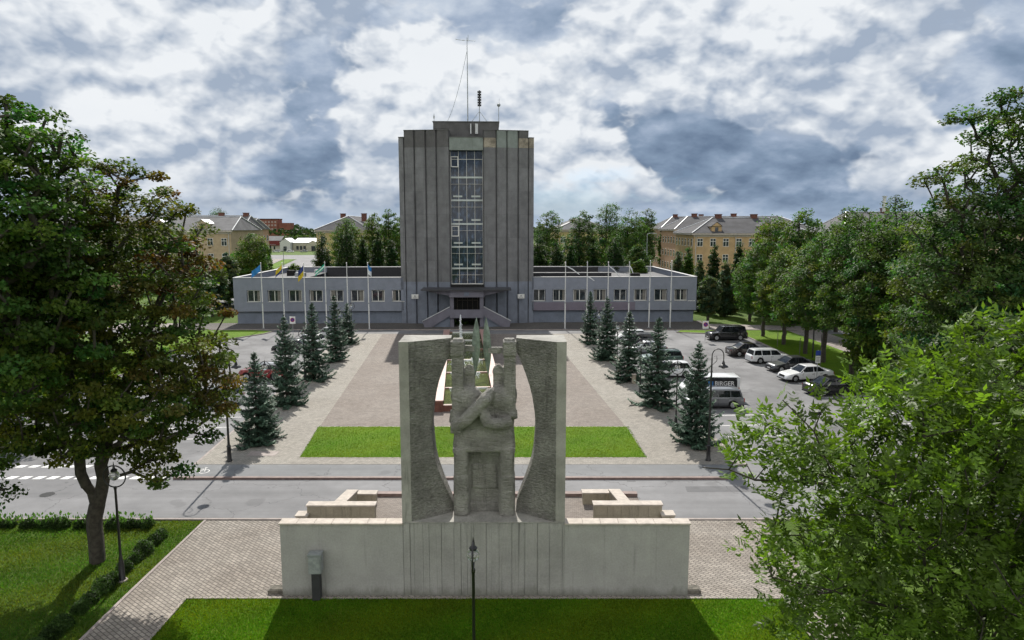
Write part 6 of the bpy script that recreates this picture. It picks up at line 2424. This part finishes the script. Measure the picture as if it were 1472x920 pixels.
for k, (x, z) in enumerate(((76.5, 19.0), (78.8, 19.3), (81.0, 19.1), (85.5, 19.2), (66.0, 19.0))):
    m = MB(); m.tube([(0, 0, -1.6), (0, 0, 1.0)], .3, 8); m.lathe([(.45, 1.0), (.45, 1.15)], 8)
    o = m.build('vent_pipe', M_METAL); o.location = (x, 125.0, z - .3)
    tag(o, ['leftmost roof vent pipe above the limes', 'second roof vent pipe above the limes', 'third roof vent pipe above the limes', 'roof vent pipe beside the towering lime', 'lone roof vent left of the other pipes'][k], 'vent pipe', 'roof vent pipes above the limes')

# shops at the end of the left street
t = thing('shop_building', 'low grey roofed shop with a dark red fascia beyond the left street', 'shop', (-158, 440, 0))
m = MB(); m.box(0, 14.5, 0, 18, 0, 5.0); m.build('wall', WM['cream'], t)
m = MB(); m.box(-.3, 12.2, -.6, .0, 3.4, 6.3); m.build('fascia', material('red_fascia', (.16, .03, .03)), t)
m = MB(); m.prism([(-.5, 0), (14.8, 0), (14.8, 19), (-.5, 19)], 6.3, 6.6); m.add([(-.5, -.6, 6.4), (13, -.6, 6.4), (12, 9, 9.2), (-.5, 9, 9.2)], [(0, 1, 2, 3)]); m.build('roof', M_SLATEL, t)
m = MB(); m.box(3.5, 6.5, -.1, 0.02, .2, 3.4); m.build('shop_door', M_GLASS, t); m = MB(); m.box(8, 9, -.1, .02, 1, 3); m.build('shop_window', M_GLASS, t)
t = thing('shop_building', 'white gabled shop between the red-fascia shop and the white roofed hall', 'shop', (-143.4, 432, 0))
m = MB(); m.box(0, 6.5, 0, 14, 0, 5.6); m.add([(0, 0, 5.6), (6.5, 0, 5.6), (3.2, 0, 8.0)], [(0, 1, 2)]); m.build('wall', material('white_plaster', (.55, .55, .53)), t)
m = MB(); m.add([(-.3, -.3, 5.5), (3.2, -.3, 8.1), (3.2, 14, 8.1), (-.3, 14, 5.5), (6.8, -.3, 5.5), (6.8, 14, 5.5)], [(0, 1, 2, 3), (1, 4, 5, 2)]); m.build('roof', M_METAL, t)
m = MB(); m.box(2.2, 4.2, -.08, 0, .2, 3); m.build('shop_window', M_GLASS, t)
t = thing('shop_building', 'long low hall with a white metal roof at the end of the left street', 'shop', (-136.5, 436, 0))
m = MB(); m.box(0, 24, 0, 20, 0, 5.3); m.box(9, 17.5, -2.2, 0, 0, 4.4); m.add([(9, -2.2, 4.4), (17.5, -2.2, 4.4), (13.2, -2.2, 6.6)], [(0, 1, 2)]); m.build('wall', WM['cream'], t)
m = MB(); m.add([(-.4, -.5, 5.2), (24.4, -.5, 5.2), (24.4, 12, 8.0), (-.4, 12, 8.0)], [(0, 1, 2, 3)]); m.add([(8.6, -2.4, 4.3), (13.2, -2.4, 6.7), (13.2, 2, 6.7), (8.6, 2, 4.3), (17.9, -2.4, 4.3), (17.9, 2, 4.3)], [(0, 1, 2, 3), (1, 4, 5, 2)]); m.build('roof', material('white_roof', (.6, .61, .63), .5), t)
for x in (2, 4.2, 6.4, 19, 21):
    m = MB(); m.box(x, x + 1.5, -.08, 0, .8, 3.2); m.build('shop_window', M_GLASS, t)
m = MB(); m.box(12, 14.5, -2.28, -2.2, .2, 3.2)
m.build('shop_window', M_GLASS, t)

t = thing('brick_building', 'distant red brick block on the wooded hill at the left horizon', 'building', (-232, 640, 0))
m = MB(); m.box(0, 18, 0, 14, 0, 22.2); m.box(18, 29, 2, 14, 0, 19); m.box(-8, 0, 2, 14, 0, 20); m.build('wall', material('red_brick', (.22, .085, .06), .9, .2, .3), t)
m = MB()
for i in range(6):
    for z in (12.5, 16, 19):
        m.box(1 + i * 2.9, 2.6 + i * 2.9, -.1, 0, z, z + 1.6)
m.build('windows', material('pale_windows', (.35, .28, .26)), t)
m = MB(); m.box(-.4, 18.4, -.4, 14.4, 22.2, 22.8); m.build('roof', M_DARK, t)

# wooded horizon (nobody could count those trees)
rng = np.random.default_rng(31)


def woods(name, label, n, xr_, yr_, hf, seed, col, cell=7.0, leaf=1.6, per=34):
    rng = np.random.default_rng(seed)
    y = rng.uniform(yr_[0], yr_[1], n)
    u = rng.uniform(xr_[0], xr_[1], n)
    x = u * y / yr_[0]
    h = hf(x / y, y) * rng.uniform(.85, 1.12, n)
    ci = np.repeat(np.arange(n), per)
    off = rng.normal(0, 1, (n * per, 3))
    off /= np.linalg.norm(off, axis=1, keepdims=True)
    off[:, 2] = np.abs(off[:, 2]) * 1.2 - .4
    R_ = rng.uniform(.55, 1.0, n)[ci] * cell * .6
    P = np.column_stack([x[ci] + off[:, 0] * R_, y[ci] + off[:, 1] * R_, np.maximum(h[ci] - R_ + off[:, 2] * R_, .5)])
    N = off + rng.normal(0, .4, off.shape)
    T_ = rng.normal(0, 1, off.shape)
    tone = np.clip(1 + rng.normal(0, .22, n)[ci] + rng.normal(0, .15, n * per), .4, 1.8)
    C = np.array(col)[None] * tone[:, None]
    C[:, 0] *= np.clip(1 + rng.normal(0, .15, n)[ci], .6, 1.5)
    o = leaves_mesh(name, P, N, T_, leaf * rng.uniform(.7, 1.5, n * per), C, .8, False, M_LEAF)
    return tag(o, label, 'woods', None, 'stuff')


def hill(u, y):
    px = 736 + u * 1000
    top = np.interp(px, [0, 280, 350, 372, 400, 425, 445, 470, 560, 760, 960, 1060, 1472], [322, 322, 321, 321, 323, 322, 328, 329, 327, 326, 324, 322, 322])
    return np.maximum((CAMH + (328 - top) * y / 1000) * np.interp(y, [500, 900], [.72, 1.0]), 6)


woods('far_woods', 'dark wooded ridge along the whole horizon', 2600, (-620, 620), (560, 950), hill, 5, (.030, .050, .022), per=30, leaf=2.2, cell=10)
woods('near_woods', 'loose green tree belt behind the shops of the left street', 420, (-240, -60), (470, 560), lambda u, y: np.full_like(u, 8.5), 6, (.045, .075, .02), per=40)
woods('town_trees', 'tree tops scattered between the roofs at the right', 500, (25, 330), (250, 420), lambda u, y: 11.0 + 2.5 * np.sin(u * 60), 7, (.045, .065, .02), per=50, leaf=1.2)
woods('town_trees', 'tree tops scattered beyond the tan building at the left', 300, (-260, -95), (245, 420), lambda u, y: np.full_like(u, 10.5), 8, (.045, .07, .02), per=50, leaf=1.2)

# cars far down the streets: simple but complete copies of the near kinds
src = {}
for k_, (kind, pt, lb) in enumerate((('hatch', P_WHITE, 'w'), ('saloon', P_GREY, 'g'), ('saloon', P_WHITE, 's'))):
    pass
far = [('hatch', P_WHITE, -67.8, 172, 76, 'white car parked nearest on the left street'), ('estate', P_WHITE, -69.0, 179, 76, 'second white car in the queue on the left street'),
       ('saloon', P_GREY, -71.0, 189, 77, 'dark car behind the two white ones on the left street'), ('hatch', P_WHITE, -68.5, 232, 257, 'white car on the right lane of the left street'),
       ('hatch', P_SILVER, -66.3, 218, 257, 'silver car on the right lane of the left street'),
       ('estate', P_WHITE, -140, 415, 0, 'white estate car parked before the white gabled shop'), ('saloon', P_WHITE, -131.5, 414, 185, 'white saloon parked before the long low hall'),
       ('saloon', P_SILVER, -124, 416, 20, 'silver car parked before the gable of the long low hall'), ('saloon', P_GREY, -150, 417, 0, 'dark car parked before the red-fascia shop'),
       ('saloon', P_GREY, 38.3, 152, 85, 'dark car coming down the right-hand street'), ('saloon', P_BLACK, -50.5, 120, 20, 'black car parked beside the left end wall behind the wing')]
for kind, pt, x, y, a, lb in far:
    t = make_car(kind, 4.5, 1.8, 1.48, pt, lb)
    t.location = (x, y, .01)
    t.rotation_euler.z = R(a)
# lamp posts on the far streets
for k, (px, pt_, Y) in enumerate(((930.5, 336, 150), (386, 352, 200), (407, 357, 230))):
    p = A(px, pt_, Y)
    t = thing('street_lamp', ['tall grey street lamp with a short arm by the right-hand street', 'thin lamp post on the verge of the left street', 'far thin lamp post at the end of the left street'][k], 'street lamp', (p.x, Y, 0))
    m = MB(); m.tube([(0, 0, 0), (0, 0, p.z)], [.13, .07], 6); m.build('post', M_STEEL, t)
    m = MB(); m.tube([(0, 0, p.z - .1), (.6, 0, p.z + .1), (1.6, 0, p.z + .1)], .05, 5); m.box(1.2, 2.0, -.15, .15, p.z, p.z + .12); m.build('arm', M_STEEL, t)
